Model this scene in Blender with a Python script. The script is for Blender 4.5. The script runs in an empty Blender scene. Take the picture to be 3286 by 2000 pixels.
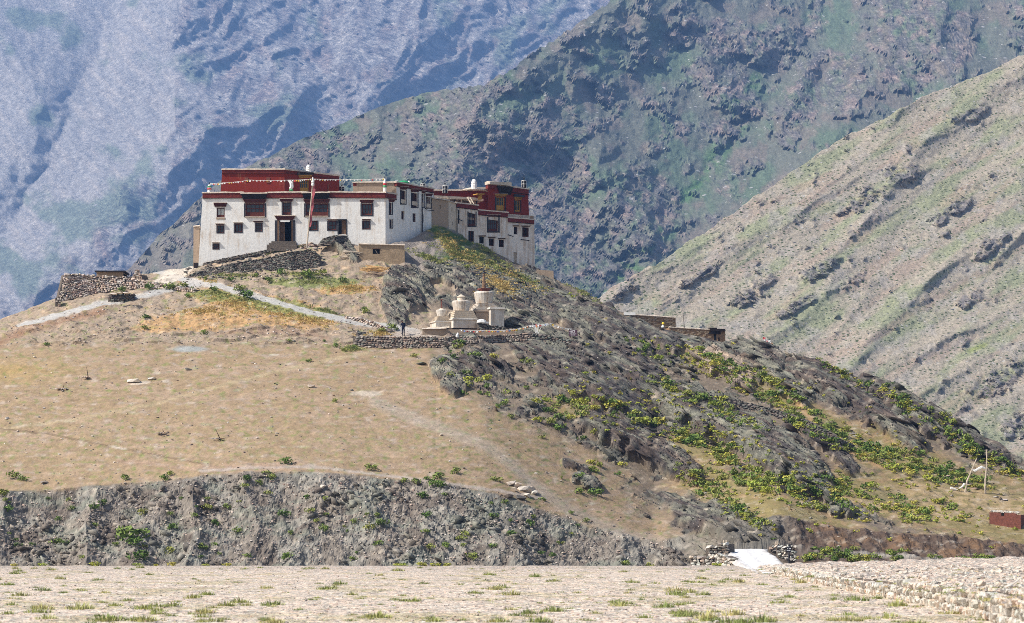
import bpy, math, random
import numpy as np
from mathutils import Vector, Matrix
R = math.radians
C = bpy.context.scene.collection
sc = bpy.context.scene
random.seed(7)
rng = np.random.default_rng(7)
# ---------------------------------------------------------------- camera, sky, sun, exposure
F = 8000.0      # focal length in photo pixels
HOR = 1717.0    # photo row of the horizon
H = 2.2         # eye height above the gravel plain
cam = bpy.data.cameras.new('camera'); camo = bpy.data.objects.new('camera', cam); C.objects.link(camo)
camo.location = (0, 0, H); camo.rotation_euler = (R(90), 0, 0)
cam.sensor_width = 36; cam.lens = F / 3286 * 36
cam.shift_y = (HOR - 1000) / 3286
cam.clip_start = 1; cam.clip_end = 30000
cam.dof.use_dof = True; cam.dof.focus_distance = 285; cam.dof.aperture_fstop = 2.2
sc.camera = camo
SUN_AZ, SUN_EL = 249, 45       # compass: 0 = +Y (away from the camera), 270 = -X (left)
az, el = R(SUN_AZ), R(SUN_EL)
sd = Vector((math.sin(az) * math.cos(el), math.cos(az) * math.cos(el), math.sin(el)))
w = bpy.data.worlds.new("World"); sc.world = w; w.use_nodes = True
nt = w.node_tree; bg = nt.nodes['Background']
sky = nt.nodes.new('ShaderNodeTexSky'); sky.sky_type = 'NISHITA'; sky.sun_disc = False
sky.sun_elevation = el; sky.sun_rotation = az; sky.altitude = 0; sky.dust_density = 2.5; sky.ozone_density = 0.4
nt.links.new(sky.outputs[0], bg.inputs[0]); bg.inputs[1].default_value = 0.10
sl = bpy.data.lights.new('sun', 'SUN'); sl.energy = 4.6; sl.angle = R(0.5); sl.color = (1, 0.955, 0.88)
so = bpy.data.objects.new('sun', sl); C.objects.link(so)
so.rotation_euler = sd.to_track_quat('Z', 'Y').to_euler(); so.location = (-200, 50, 300)
sc.view_settings.view_transform = 'Standard'; sc.view_settings.look = 'None'
sc.view_settings.exposure = 0.45; sc.view_settings.gamma = 1; sc.view_settings.use_curve_mapping = False
sc.cycles.volume_bounces = 0; sc.cycles.max_bounces = 6; sc.cycles.diffuse_bounces = 3
sc.cycles.use_denoising = False; sc.cycles.filter_width = 0.9

def P(px, py, D):
    """world point seen at photo pixel (px, py) at depth D"""
    return Vector(((px - 1643) / F * D, D, H + (HOR - py) / F * D))

# ---------------------------------------------------------------- noise
def _h(ix, iy, s):
    n = (ix.astype(np.int64) * 374761393 + iy.astype(np.int64) * 668265263 + s * 1442695041) & 0xffffffff
    n = ((n ^ (n >> 13)) * 1274126177) & 0xffffffff
    return (n ^ (n >> 16)) & 0xffffffff
_G = np.stack([np.cos(np.arange(64) * 2 * np.pi / 64), np.sin(np.arange(64) * 2 * np.pi / 64)])
def pn(x, y, s=0):
    x = np.asarray(x, float); y = np.asarray(y, float)
    x, y = np.broadcast_arrays(x, y)
    ix = np.floor(x); iy = np.floor(y); fx = x - ix; fy = y - iy
    ix = ix.astype(np.int64); iy = iy.astype(np.int64)
    u = fx * fx * fx * (fx * (fx * 6 - 15) + 10); v = fy * fy * fy * (fy * (fy * 6 - 15) + 10)
    def g(a, b):
        k = _h(ix + a, iy + b, s) & 63
        return _G[0][k] * (fx - a) + _G[1][k] * (fy - b)
    n0 = g(0, 0) * (1 - u) + g(1, 0) * u; n1 = g(0, 1) * (1 - u) + g(1, 1) * u
    return (n0 * (1 - v) + n1 * v) * 1.5
def fbm(x, y, o=5, s=0, gain=0.5):
    t = 0; a = 1; 
    for k in range(o):
        t = t + a * pn(x * 2 ** k + 17.3 * k, y * 2 ** k - 9.1 * k, s + k); a *= gain
    return t
def ridged(x, y, o=5, s=0, gain=0.5):
    t = 0; a = 1; wgt = 1
    for k in range(o):
        n = 1 - np.abs(pn(x * 2 ** k + 7.7 * k, y * 2 ** k + 3.1 * k, s + k)) * 1.6
        n = n * n; t = t + a * n * wgt; wgt = np.clip(n, 0, 1); a *= gain
    return t
def ss(a, b, x):
    t = np.clip((x - a) / (b - a), 0, 1); return t * t * (3 - 2 * t)
def mixc(c, col, m):
    return c * (1 - m[..., None]) + np.array(col) * m[..., None]
def segdist(px, py, pts):
    """distance (photo px) to a polyline, signed side, and t"""
    best = np.full(np.shape(px), 1e9); side = np.zeros(np.shape(px))
    for (x0, y0), (x1, y1) in zip(pts[:-1], pts[1:]):
        dx, dy = x1 - x0, y1 - y0; L2 = dx * dx + dy * dy
        t = np.clip(((px - x0) * dx + (py - y0) * dy) / L2, 0, 1)
        ex = px - x0 - t * dx; ey = py - y0 - t * dy; d = np.hypot(ex, ey)
        cr = np.sign(dx * (py - y0) - dy * (px - x0)); m = d < best
        best = np.where(m, d, best); side = np.where(m, cr, side)
    return best, side
def ell(px, py, cx, cy, a, b, ang):
    c, s = math.cos(R(ang)), math.sin(R(ang)); dx = px - cx; dy = py - cy
    u = (dx * c + dy * s) / a; v = (-dx * s + dy * c) / b
    return u, v

# ---------------------------------------------------------------- materials
def nodes(name, rough=0.9, spec=0.2):
    m = bpy.data.materials.new(name); m.use_nodes = True; t = m.node_tree
    b = t.nodes['Principled BSDF']; b.inputs['Roughness'].default_value = rough
    b.inputs['Specular IOR Level'].default_value = spec
    return m, t, b
def N(t, typ, **kw):
    n = t.nodes.new(typ)
    for k, v in kw.items():
        if k in ('i',):
            for kk, vv in v.items(): n.inputs[kk].default_value = vv
        else: setattr(n, k, v)
    return n
def ramp(t, stops):
    r = t.nodes.new('ShaderNodeValToRGB'); e = r.color_ramp.elements
    while len(e) < len(stops): e.new(0.5)
    for k, (p, c) in enumerate(stops): e[k].position = p; e[k].color = (*c, 1)
    return r
def simple(name, col, var=0.25, scale=3.0, rough=0.9, bump=0.0, bscale=12, spec=0.2, col2=None, stretch=(1, 1, 1), detail=6):
    m, t, b = nodes(name, rough, spec); L = t.links
    g = N(t, 'ShaderNodeNewGeometry'); mp = N(t, 'ShaderNodeMapping'); mp.inputs['Scale'].default_value = stretch
    L.new(g.outputs['Position'], mp.inputs['Vector'])
    n = N(t, 'ShaderNodeTexNoise', i={'Scale': scale, 'Detail': detail, 'Roughness': 0.65}); L.new(mp.outputs[0], n.inputs['Vector'])
    c2 = col2 or tuple(c * (1 - var) for c in col); c1 = tuple(min(1, c * (1 + var * 0.5)) for c in col)
    r = ramp(t, [(0.32, c2), (0.62, c1)]); L.new(n.outputs['Fac'], r.inputs['Fac']); L.new(r.outputs[0], b.inputs['Base Color'])
    if bump:
        n2 = N(t, 'ShaderNodeTexNoise', i={'Scale': bscale, 'Detail': 8, 'Roughness': 0.7}); L.new(g.outputs['Position'], n2.inputs['Vector'])
        bp = N(t, 'ShaderNodeBump', i={'Strength': 1.0, 'Distance': bump}); L.new(n2.outputs['Fac'], bp.inputs['Height']); L.new(bp.outputs[0], b.inputs['Normal'])
    return m
def terrain_mat(name, s1, s2, amt, bump, bscale, speck=None, rough=0.95, bed=None):
    """vertex colour 'col' times small-grain noise, with optional pale stones / dark tufts"""
    m, t, b = nodes(name, rough, 0.15); L = t.links
    a = N(t, 'ShaderNodeVertexColor'); a.layer_name = 'col'
    g = N(t, 'ShaderNodeNewGeometry')
    n1 = N(t, 'ShaderNodeTexNoise', i={'Scale': s1, 'Detail': 8, 'Roughness': 0.75}); L.new(g.outputs['Position'], n1.inputs['Vector'])
    n2 = N(t, 'ShaderNodeTexNoise', i={'Scale': s2, 'Detail': 6, 'Roughness': 0.7}); L.new(g.outputs['Position'], n2.inputs['Vector'])
    ad = N(t, 'ShaderNodeMath', operation='ADD'); L.new(n1.outputs['Fac'], ad.inputs[0]); L.new(n2.outputs['Fac'], ad.inputs[1])
    mr = N(t, 'ShaderNodeMapRange', i={'From Min': 0.65, 'From Max': 1.35, 'To Min': 1 - amt, 'To Max': 1 + amt}); L.new(ad.outputs[0], mr.inputs['Value'])
    mu = N(t, 'ShaderNodeVectorMath', operation='SCALE'); L.new(a.outputs['Color'], mu.inputs[0]); L.new(mr.outputs[0], mu.inputs['Scale'])
    last = mu.outputs[0]; bedn = None
    if bed:
        mpb = N(t, 'ShaderNodeMapping'); mpb.vector_type = 'TEXTURE'; mpb.inputs['Rotation'].default_value = (0, R(bed[0]), 0); mpb.inputs['Scale'].default_value = (bed[1] * bed[3], bed[1] * bed[3] * .7, bed[1]); L.new(g.outputs['Position'], mpb.inputs['Vector'])
        bedn = N(t, 'ShaderNodeTexNoise', i={'Scale': 1.0, 'Detail': 7, 'Roughness': .72, 'Distortion': .3}); L.new(mpb.outputs[0], bedn.inputs['Vector'])
        br = ramp(t, [(0.36, (.38, .36, .40)), (.47, (.85, .84, .85)), (.56, (1.15, 1.12, 1.08)), (.66, (1.75, 1.68, 1.58))]); L.new(bedn.outputs['Fac'], br.inputs['Fac'])
        mb_ = N(t, 'ShaderNodeMix', data_type='RGBA', blend_type='MULTIPLY'); L.new(a.outputs['Alpha'], mb_.inputs['Factor']); L.new(last, mb_.inputs['A']); L.new(br.outputs[0], mb_.inputs['B']); last = mb_.outputs['Result']
    for (vs, thr, col, dens) in (speck or []):
        v = N(t, 'ShaderNodeTexVoronoi', i={'Scale': vs}); L.new(g.outputs['Position'], v.inputs['Vector'])
        sp = N(t, 'ShaderNodeSeparateColor'); L.new(v.outputs['Color'], sp.inputs[0])
        l1 = N(t, 'ShaderNodeMath', operation='LESS_THAN', i={1: thr}); L.new(v.outputs['Distance'], l1.inputs[0])
        l2 = N(t, 'ShaderNodeMath', operation='LESS_THAN', i={1: dens}); L.new(sp.outputs[0], l2.inputs[0])
        mm = N(t, 'ShaderNodeMath', operation='MULTIPLY'); L.new(l1.outputs[0], mm.inputs[0]); L.new(l2.outputs[0], mm.inputs[1])
        mx = N(t, 'ShaderNodeMix', data_type='RGBA'); L.new(mm.outputs[0], mx.inputs['Factor']); L.new(last, mx.inputs['A'])
        mx.inputs['B'].default_value = (*col, 1); last = mx.outputs['Result']
    L.new(last, b.inputs['Base Color'])
    bp = N(t, 'ShaderNodeBump', i={'Strength': 1.0, 'Distance': bump})
    n3 = N(t, 'ShaderNodeTexNoise', i={'Scale': bscale, 'Detail': 9, 'Roughness': 0.75}); L.new(g.outputs['Position'], n3.inputs['Vector'])
    L.new(n3.outputs['Fac'], bp.inputs['Height']); L.new(bp.outputs[0], b.inputs['Normal'])
    if bed:
        b2 = N(t, 'ShaderNodeBump', i={'Distance': bed[2]}); L.new(a.outputs['Alpha'], b2.inputs['Strength']); L.new(bedn.outputs['Fac'], b2.inputs['Height']); L.new(bp.outputs[0], b2.inputs['Normal']); L.new(b2.outputs[0], b.inputs['Normal'])
    return m
def varied(name, stops, rough=0.9, bump=0.0, bscale=20, rsub=0.25):
    """colour picked per object (Object Info random) plus the 'rnd' attribute of joined pieces"""
    m, t, b = nodes(name, rough, 0.2); L = t.links
    oi = N(t, 'ShaderNodeObjectInfo'); at = N(t, 'ShaderNodeAttribute'); at.attribute_name = 'rnd'
    ad = N(t, 'ShaderNodeMath', operation='ADD'); L.new(oi.outputs['Random'], ad.inputs[0]); L.new(at.outputs['Fac'], ad.inputs[1])
    fr = N(t, 'ShaderNodeMath', operation='FRACT'); L.new(ad.outputs[0], fr.inputs[0])
    r = ramp(t, stops); L.new(fr.outputs[0], r.inputs['Fac'])
    g = N(t, 'ShaderNodeNewGeometry')
    n = N(t, 'ShaderNodeTexNoise', i={'Scale': bscale, 'Detail': 5, 'Roughness': 0.7}); L.new(g.outputs['Position'], n.inputs['Vector'])
    mr = N(t, 'ShaderNodeMapRange', i={'From Min': 0.3, 'From Max': 0.7, 'To Min': 1 - rsub, 'To Max': 1 + rsub}); L.new(n.outputs['Fac'], mr.inputs['Value'])
    mu = N(t, 'ShaderNodeVectorMath', operation='SCALE'); L.new(r.outputs[0], mu.inputs[0]); L.new(mr.outputs[0], mu.inputs['Scale'])
    L.new(mu.outputs[0], b.inputs['Base Color'])
    if bump:
        bp = N(t, 'ShaderNodeBump', i={'Strength': 1.0, 'Distance': bump}); L.new(n.outputs['Fac'], bp.inputs['Height']); L.new(bp.outputs[0], b.inputs['Normal'])
    return m

# ---------------------------------------------------------------- object helpers
def tag(o, label=None, cat=None, group=None, kind=None):
    if label: o['label'] = label
    if cat: o['category'] = cat
    if group: o['group'] = group
    if kind: o['kind'] = kind
    return o
def link_mesh(name, verts, faces, mat, parent=None, smooth=False):
    me = bpy.data.meshes.new(name); me.from_pydata([tuple(v) for v in verts], [], faces)
    if mat: me.materials.append(mat)
    if smooth: me.polygons.foreach_set('use_smooth', [True] * len(me.polygons))
    o = bpy.data.objects.new(name, me); C.objects.link(o)
    if parent: o.parent = parent; o.matrix_parent_inverse = Matrix.Translation(-parent.location) if parent.parent is None else Matrix.Identity(4)
    return o
def inst(name, me, loc, rot=(0, 0, 0), scl=(1, 1, 1), parent=None):
    o = bpy.data.objects.new(name, me); C.objects.link(o)
    if parent:
        o.parent = parent; loc = Vector(loc) - root_loc(parent)
    o.location = loc; o.rotation_euler = rot; o.scale = scl
    return o
def root_loc(p):
    v = Vector((0, 0, 0))
    while p: v = v + p.location; p = p.parent
    return v
def thing(name, label, cat, loc, group=None):
    o = bpy.data.objects.new(name, None); C.objects.link(o); o.location = loc; o.empty_display_size = 0.5
    return tag(o, label, cat, group)
def grid_mesh(name, X, Y, Z, mat, col=None, smooth=True, alpha=None):
    r, c = X.shape
    v = np.stack([X, Y, Z], -1).reshape(-1, 3).astype(np.float32)
    i = np.arange((r - 1) * (c - 1)); a = (i // (c - 1)) * c + i % (c - 1)
    f = np.stack([a, a + 1, a + c + 1, a + c], -1).astype(np.int32)
    me = bpy.data.meshes.new(name); me.vertices.add(len(v)); me.vertices.foreach_set('co', v.ravel())
    me.loops.add(f.size); me.loops.foreach_set('vertex_index', f.ravel())
    me.polygons.add(len(f)); me.polygons.foreach_set('loop_start', np.arange(len(f), dtype=np.int32) * 4)
    me.polygons.foreach_set('loop_total', np.full(len(f), 4, dtype=np.int32))
    me.polygons.foreach_set('use_smooth', np.full(len(f), smooth))
    me.update(calc_edges=True)
    if col is not None:
        at = me.color_attributes.new('col', 'FLOAT_COLOR', 'POINT')
        cc = np.concatenate([np.clip(col, 0.005, 0.95), (np.zeros(col.shape[:2]) if alpha is None else np.clip(alpha, 0, 1))[..., None]], -1).astype(np.float32)
        at.data.foreach_set('color', cc.reshape(-1))
    me.materials.append(mat)
    o = bpy.data.objects.new(name, me); C.objects.link(o); return o
def hull_data(seed, n=11):
    import bmesh
    r = random.Random(seed); bm = bmesh.new()
    for _ in range(n):
        v = Vector([r.uniform(-1, 1) for _ in range(3)]); L = max(abs(c) ** 3 for c in v) ** (1 / 3); v = v / (L + 1e-6) * r.uniform(.78, 1) * .5; bm.verts.new(v)
    bmesh.ops.convex_hull(bm, input=bm.verts)
    for v in [v for v in bm.verts if not v.link_faces]: bm.verts.remove(v)
    bmesh.ops.triangulate(bm, faces=bm.faces); bm.verts.ensure_lookup_table(); bm.verts.index_update()
    V = np.array([v.co[:] for v in bm.verts]); Fc = np.array([[q.index for q in f.verts] for f in bm.faces]); bm.free(); return V, Fc
HD = [hull_data(900 + k) for k in range(10)]
def crags(name, X, Y, Z, mask, n, size, mat, col, tilt=32, shape=(1.0, .7, .24), jit=14, sink=.15, alpha=.9):
    """angular slabs of bedrock breaking through a slope: one mesh nobody could count"""
    w_ = np.clip(mask, 0, 1).ravel().astype(float) ** 1.5; w_ /= w_.sum(); idx = rng.choice(w_.size, n, p=w_); P0 = np.stack([X.ravel()[idx], Y.ravel()[idx], Z.ravel()[idx]], 1); cc = col.reshape(-1, 3)[idx]
    VV = []; FF = []; CC = []; k = 0
    for i in range(n):
        V, Fc = HD[i % 10]; s = size(rng.random()); sc_ = np.array(shape) * s * rng.uniform(.7, 1.35, 3); q = V * sc_
        ty = R(tilt + rng.normal() * jit * .5); yw = R(rng.normal() * jit * 1.5); cy, sy = math.cos(ty), math.sin(ty); cz, sz_ = math.cos(yw), math.sin(yw)
        x, y, z = q[:, 0], q[:, 1], q[:, 2]; x, y = x * cz - y * sz_, x * sz_ + y * cz; x, z = x * cy + z * sy, -x * sy + z * cy
        VV.append(np.stack([x, y, z], 1) + P0[i] + np.array([0, -sink * s * .3, -sink * s * .2])); FF.append(Fc + k); CC.append(np.repeat(cc[i][None] * rng.uniform(.65, 1.35), len(V), 0)); k += len(V)
    V = np.concatenate(VV).astype(np.float32); Fq = np.concatenate(FF).astype(np.int32); K = np.concatenate(CC)
    me = bpy.data.meshes.new(name); me.vertices.add(len(V)); me.vertices.foreach_set('co', V.ravel()); me.loops.add(Fq.size); me.loops.foreach_set('vertex_index', Fq.ravel()); me.polygons.add(len(Fq)); me.polygons.foreach_set('loop_start', np.arange(len(Fq), dtype=np.int32) * 3); me.polygons.foreach_set('loop_total', np.full(len(Fq), 3, dtype=np.int32)); me.update(calc_edges=True)
    at = me.color_attributes.new('col', 'FLOAT_COLOR', 'POINT'); at.data.foreach_set('color', np.concatenate([np.clip(K, .01, .9), np.full((len(K), 1), alpha)], 1).astype(np.float32).ravel()); me.materials.append(mat)
    o = bpy.data.objects.new(name, me); C.objects.link(o); return tag(o, kind='stuff')
class MB:
    """collects simple shapes into one mesh (world coordinates)"""
    def __init__(s): s.v = []; s.f = []; s.r = []
    def add(s, vs, fs, r=0.0):
        k = len(s.v); s.v += [Vector(v) for v in vs]; s.f += [tuple(i + k for i in f) for f in fs]; s.r += [r] * len(vs); return s
    def hexa(s, b, t, r=0.0):
        """bottom 4 points, top 4 points, both counter-clockwise from above"""
        return s.add(list(b) + list(t), [(3, 2, 1, 0), (4, 5, 6, 7), (0, 1, 5, 4), (1, 2, 6, 5), (2, 3, 7, 6), (3, 0, 4, 7)], r)
    def box(s, c, d, rz=0, r=0.0, tilt=None):
        M = Matrix.Rotation(rz, 4, 'Z')
        if tilt: M = M @ tilt
        c = Vector(c); q = []
        for z in (-.5, .5):
            for x, y in ((-.5, -.5), (.5, -.5), (.5, .5), (-.5, .5)): q.append(c + M @ Vector((x * d[0], y * d[1], z * d[2])))
        return s.hexa(q[:4], q[4:], r)
    def beam(s, a, b, wd, th, r=0.0):
        a = Vector(a); b = Vector(b); d = (b - a).normalized(); up = Vector((0, 0, 1)) if abs(d.z) < .95 else Vector((0, 1, 0))
        x = d.cross(up).normalized() * wd / 2; y = x.normalized().cross(d) * th / 2
        return s.add([a - x - y, a + x - y, a + x + y, a - x + y, b - x - y, b + x - y, b + x + y, b - x + y],
                     [(0, 1, 2, 3), (7, 6, 5, 4), (1, 0, 4, 5), (2, 1, 5, 6), (3, 2, 6, 7), (0, 3, 7, 4)], r)
    def tube(s, pts, rad, n=6, r=0.0, cap=True):
        pts = [Vector(p) for p in pts]; rad = rad if isinstance(rad, (list, tuple)) else [rad] * len(pts); vs = []; fs = []
        for i, p in enumerate(pts):
            d = (pts[min(i + 1, len(pts) - 1)] - pts[max(i - 1, 0)]).normalized(); up = Vector((0, 1, 0)) if abs(d.y) < .9 else Vector((1, 0, 0))
            x = d.cross(up).normalized(); y = x.cross(d)
            vs += [p + (x * math.cos(2 * math.pi * k / n) + y * math.sin(2 * math.pi * k / n)) * rad[i] for k in range(n)]
        for i in range(len(pts) - 1):
            fs += [(i * n + k, i * n + (k + 1) % n, (i + 1) * n + (k + 1) % n, (i + 1) * n + k) for k in range(n)]
        if cap: fs += [tuple(range(n - 1, -1, -1)), tuple((len(pts) - 1) * n + k for k in range(n))]
        return s.add(vs, fs, r)
    def lathe(s, base, prof, n=20, r=0.0, sq=False, rz=0):
        """prof: (radius, z) list; sq: square plan"""
        base = Vector(base); n = 4 if sq else n; k2 = math.sqrt(2) if sq else 1; off = math.pi / 4 if sq else 0; vs = []; fs = []
        for (q, z) in prof: vs += [base + Vector((math.cos(off + rz + 2 * math.pi * k / n) * q * k2, math.sin(off + rz + 2 * math.pi * k / n) * q * k2, z)) for k in range(n)]
        for i in range(len(prof) - 1): fs += [(i * n + k, i * n + (k + 1) % n, (i + 1) * n + (k + 1) % n, (i + 1) * n + k) for k in range(n)]
        fs += [tuple(range(n - 1, -1, -1)), tuple((len(prof) - 1) * n + k for k in range(n))]
        return s.add(vs, fs, r)
    def build(s, name, mat, parent=None, smooth=False, rnd=False):
        o = link_mesh(name, s.v, s.f, mat, None, smooth)
        if rnd:
            at = o.data.attributes.new('rnd', 'FLOAT', 'POINT'); at.data.foreach_set('value', np.array(s.r, np.float32))
        if parent:
            o.parent = parent; o.location = -root_loc(parent)
        else:
            # origin at the base centre
            zs = [v.z for v in s.v]; c = Vector((sum(v.x for v in s.v) / len(s.v), sum(v.y for v in s.v) / len(s.v), min(zs)))
            o.data.transform(Matrix.Translation(-c)); o.location = c
        return o
# ---------------------------------------------------------------- mountains (real surfaces kilometres away)
def surf(px, py, D):
    return (px - 1643) / F * D, D, H + (HOR - py) / F * D
def tents(px, py, lst):
    """ridges: polyline in photo px, half width px, metres towards the camera, bias of the crest"""
    t = np.zeros_like(px)
    for pts, wd, amp in lst:
        d, sdn = segdist(px + 22 * pn(px / 70, py / 70, 91) + 8 * pn(px / 22, py / 22, 92), py + 22 * pn(px / 70, py / 70, 93) + 8 * pn(px / 22, py / 22, 94), pts)
        t += amp * np.clip(1 - d / wd, 0, 1) ** 1.15
    return t
def strata(px, py, ang, wl, s):
    c, q = math.cos(R(ang)), math.sin(R(ang)); a = px * c + py * q; n = -px * q + py * c
    n = n + 14 * pn(a / 160, n / 60, s + 5) + 5 * pn(a / 40, n / 25, s + 6)
    return 0.6 * (1 - np.abs(pn(a / (wl * 9), n / wl, s)) * 2) + 0.4 * (1 - np.abs(pn(a / (wl * 5), n / (wl * .45), s + 1)) * 2)
def mgrid(x0, x1, y0, y1, step):
    return np.meshgrid(np.arange(x0, x1 + step, step), np.arange(y0, y1 + step, step))
# --- far massif
SK_A = None
px, py = mgrid(-900, 3300, -330, 1300, 6.0)
px = px.astype(float); py = py.astype(float)
base = 5400 + (1100 - py) * 1.7
T = tents(px, py, [
    ([(620, -200), (560, 60), (560, 230), (600, 330), (520, 600), (420, 900)], 420, 420),
    ([(1500, -300), (1190, 60), (1120, 200), (960, 290), (820, 400), (650, 440), (560, 500), (410, 600), (370, 740), (350, 900)], 190, 330),
    ([(860, 60), (900, 200), (930, 330), (980, 470)], 120, 120),
    ([(1400, 40), (1300, 150), (1200, 250), (1190, 340)], 130, 150),
    ([(1800, -200), (1560, 20), (1400, 100), (1290, 230), (1120, 420)], 150, 200),
    ([(-300, -100), (60, 200), (140, 330), (100, 480)], 230, 300),
    ([(250, 760), (150, 870), (40, 960)], 110, 130),
    ([(610, 620), (560, 700), (480, 830)], 90, 90),
])
T -= tents(px, py, [([(420, -200), (330, 130), (250, 300), (130, 560), (-100, 900)], 120, 190),
                    ([(1010, -100), (1060, 90), (1010, 220)], 70, 120), ([(700, 560), (600, 640), (560, 760)], 60, 120)])
dA, sA = segdist(px, py, [(600, -500), (560, 60), (560, 230), (640, 330), (560, 470), (380, 620), (200, 800), (0, 980)])
rockA = ss(-60, 60, sA * dA * -1 + 90 * fbm(px / 140, py / 140, 4, 3)) if False else ss(-50, 70, np.where(px > np.interp(py, [-500, 60, 300, 420, 620, 800, 980], [620, 575, 560, 560, 400, 230, 60]), 1, -1) * np.minimum(dA, 200) + 60 * fbm(px / 120, py / 120, 4, 3))
al_ = (-px * .8 + py * .6) + 40 * pn(px / 120, py / 120, 26); ac_ = (px * .6 + py * .8) + 50 * pn(px / 150, py / 150, 27)
T += rockA * (85 * ridged(al_ / 520, ac_ / 170, 6, 11, 0.5) + 40 * ridged(al_ / 90, ac_ / 60, 4, 28, .55) + 12 * strata(px, py, 33, 16, 21)) + 16 * fbm(px / 90, py / 90, 6, 31, .5) * (0.2 + rockA)
T += (1 - rockA) * 10 * ridged((px * .55 + py * .85) / 300, (px * .85 - py * .5) / 45, 3, 12)
DA = base - T * .46
# above the frame the mountain rounds off to a crest
XA, YA, ZA = surf(px, py, DA)
top = ss(-560, -200, py)
colA = np.zeros(px.shape + (3,)) + np.array([0.38, 0.36, 0.345])
colA = mixc(colA, (0.26, 0.235, 0.23), rockA * ss(-.2, .5, fbm(px / 60, py / 60, 5, 41)))
colA = mixc(colA, (0.46, 0.42, 0.385), (1 - rockA) * ss(-.1, .6, fbm((px + py) / 150, (px - py) / 40, 4, 42)))
colA = mixc(colA, (0.17, 0.22, 0.15), 0.75 * ss(.15, .6, fbm(px / 170, py / 150, 5, 43) + 0.4 * ss(0, 400, py - 400) - .1))
colA = mixc(colA, (0.33, 0.25, 0.22), 0.6 * rockA * ss(.2, .7, fbm(px / 90, py / 70, 4, 44)))
colA *= 1.17
colA *= (1 + 0.12 * strata(px, py, 33, 7, 45) * rockA + 0.15 * fbm(px / 12, py / 12, 3, 46))[..., None]
mA = terrain_mat('far_rock', 0.05, 0.2, 0.6, 9.0, 0.06, [(0.03, 0.16, (.5, .48, .46), .12)], bed=(33, 10, 9, 4))
tag(grid_mesh('mountain', XA, YA, ZA, mA, colA, alpha=.25 + rockA * .7), kind='structure')
crags('far_crags', XA, YA, ZA, rockA * ss(.0, .5, fbm(px / 70, py / 60, 4, 47)) * (py > -80), 2600, lambda u: 6 + 18 * u ** 3, mA, colA)
# --- middle mountain with the V shaped valley
SKB = [(-900, 1500), (-200, 1200), (380, 880), (420, 860), (500, 765), (560, 715), (650, 625), (740, 560), (870, 500), (960, 450), (1090, 400), (1200, 350), (1300, 315), (1420, 288), (1500, 282), (1560, 268), (1640, 225), (1700, 175), (1790, 120), (1880, 60), (1980, -10), (2150, -160), (2400, -330), (3000, -520), (3900, -600)]
sx = np.arange(-100, 3800 + 5.2, 5.2)
sky_y = np.interp(sx, *zip(*SKB)) + 5 * fbm(sx / 45, sx * 0, 4, 51) + np.where(sx > 1480, 9, 2) * fbm(sx / 22, sx * 0 + 4, 3, 52)
rows = 270
tt = np.linspace(0, 1, rows)[:, None] ** 1.0
py = sky_y[None, :] + tt * (1500 - sky_y[None, :]); px = np.broadcast_to(sx[None, :], py.shape).copy()
VAL = [(2900, -500), (2650, -50), (2520, 200), (2370, 420), (2200, 640), (2060, 840), (1940, 930), (1800, 1100)]
base = 1900 + (1000 - py) * 1.05
T = -tents(px, py, [(VAL, 620, 330)])
T += tents(px, py, [
    ([(2050, -60), (1930, 60), (1760, 170), (1600, 330), (1500, 420), (1450, 560), (1400, 800)], 260, 190),
    ([(1640, 230), (1500, 300), (1540, 390), (1640, 400), (1900, 480), (2040, 640), (2090, 760)], 120, 110),
    ([(2100, 40), (2350, 120), (2520, 110)], 90, 75), ([(2250, 180), (2330, 300), (2400, 330)], 80, 60),
    ([(2600, 210), (2550, 330), (2490, 400)], 55, 70), ([(2900, 60), (2780, 300), (2700, 400), (2560, 620)], 150, 120),
    ([(3050, -50), (3000, 160), (3100, 300)], 140, 130), ([(1930, 540), (1960, 700), (2080, 800)], 90, 80),
    ([(1190, 350), (1260, 500), (1220, 700)], 110, 70), ([(850, 510), (960, 640)], 110, 60), ([(620, 660), (600, 800)], 90, 45)])
def blob(px, py, lst):
    m = np.zeros_like(px)
    for cx, cy, a, b, ang in lst:
        u, v = ell(px, py, cx, cy, a, b, ang); m = np.maximum(m, 1 - np.hypot(u, v))
    return m
rbl = blob(px, py, [(1620, 560, 420, 260, 40), (2050, 700, 150, 180, 0), (2370, 130, 260, 90, 12), (2330, 290, 190, 80, 35), (2570, 330, 70, 170, 20),
                    (2950, 130, 200, 210, 20), (2830, 480, 150, 80, -35), (1560, 300, 120, 50, -30), (1780, 850, 300, 150, 10), (2720, 260, 90, 130, 30), (1020, 480, 220, 60, -20), (2650, 560, 90, 50, -30)])
rockB = ss(0.02, 0.30, rbl + 0.42 * fbm(px / 95, py / 75, 6, 61, .6) + .02)
T += rockB * (26 * ridged((px * .8 + py * .3) / 150, (py * .9 - px * .3) / 210, 6, 62, .52) + 15 * strata(px, py, 33, 14, 63) + 7 * strata(px, py, 30, 6, 64)) + 5 * fbm(px / 60, py / 60, 5, 65, .55)
T += (1 - rockB) * (1.5 * ridged(px / 50, py / 60, 4, 66))
DB = base - T * .52
XB, YB, ZB = surf(px, py, DB)
colB = np.zeros(px.shape + (3,)) + np.array([0.18, 0.185, 0.145])
colB = mixc(colB, (0.135, 0.19, 0.115), 0.8 * ss(-.25, .5, fbm(px / 130, py / 130, 5, 71)))
colB = mixc(colB, (0.10, 0.20, 0.07), .8 * ss(60, 0, segdist(px, py, [(2420, 260), (2350, 430), (2200, 640), (2060, 840), (1940, 930)])[0]) * ss(-.4, .3, fbm(px / 50, py / 50, 4, 72)))
colB = mixc(colB, (0.24, 0.195, 0.16), .7 * ss(.1, .5, fbm(px / 90 + 9, py / 90, 5, 73)))
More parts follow.
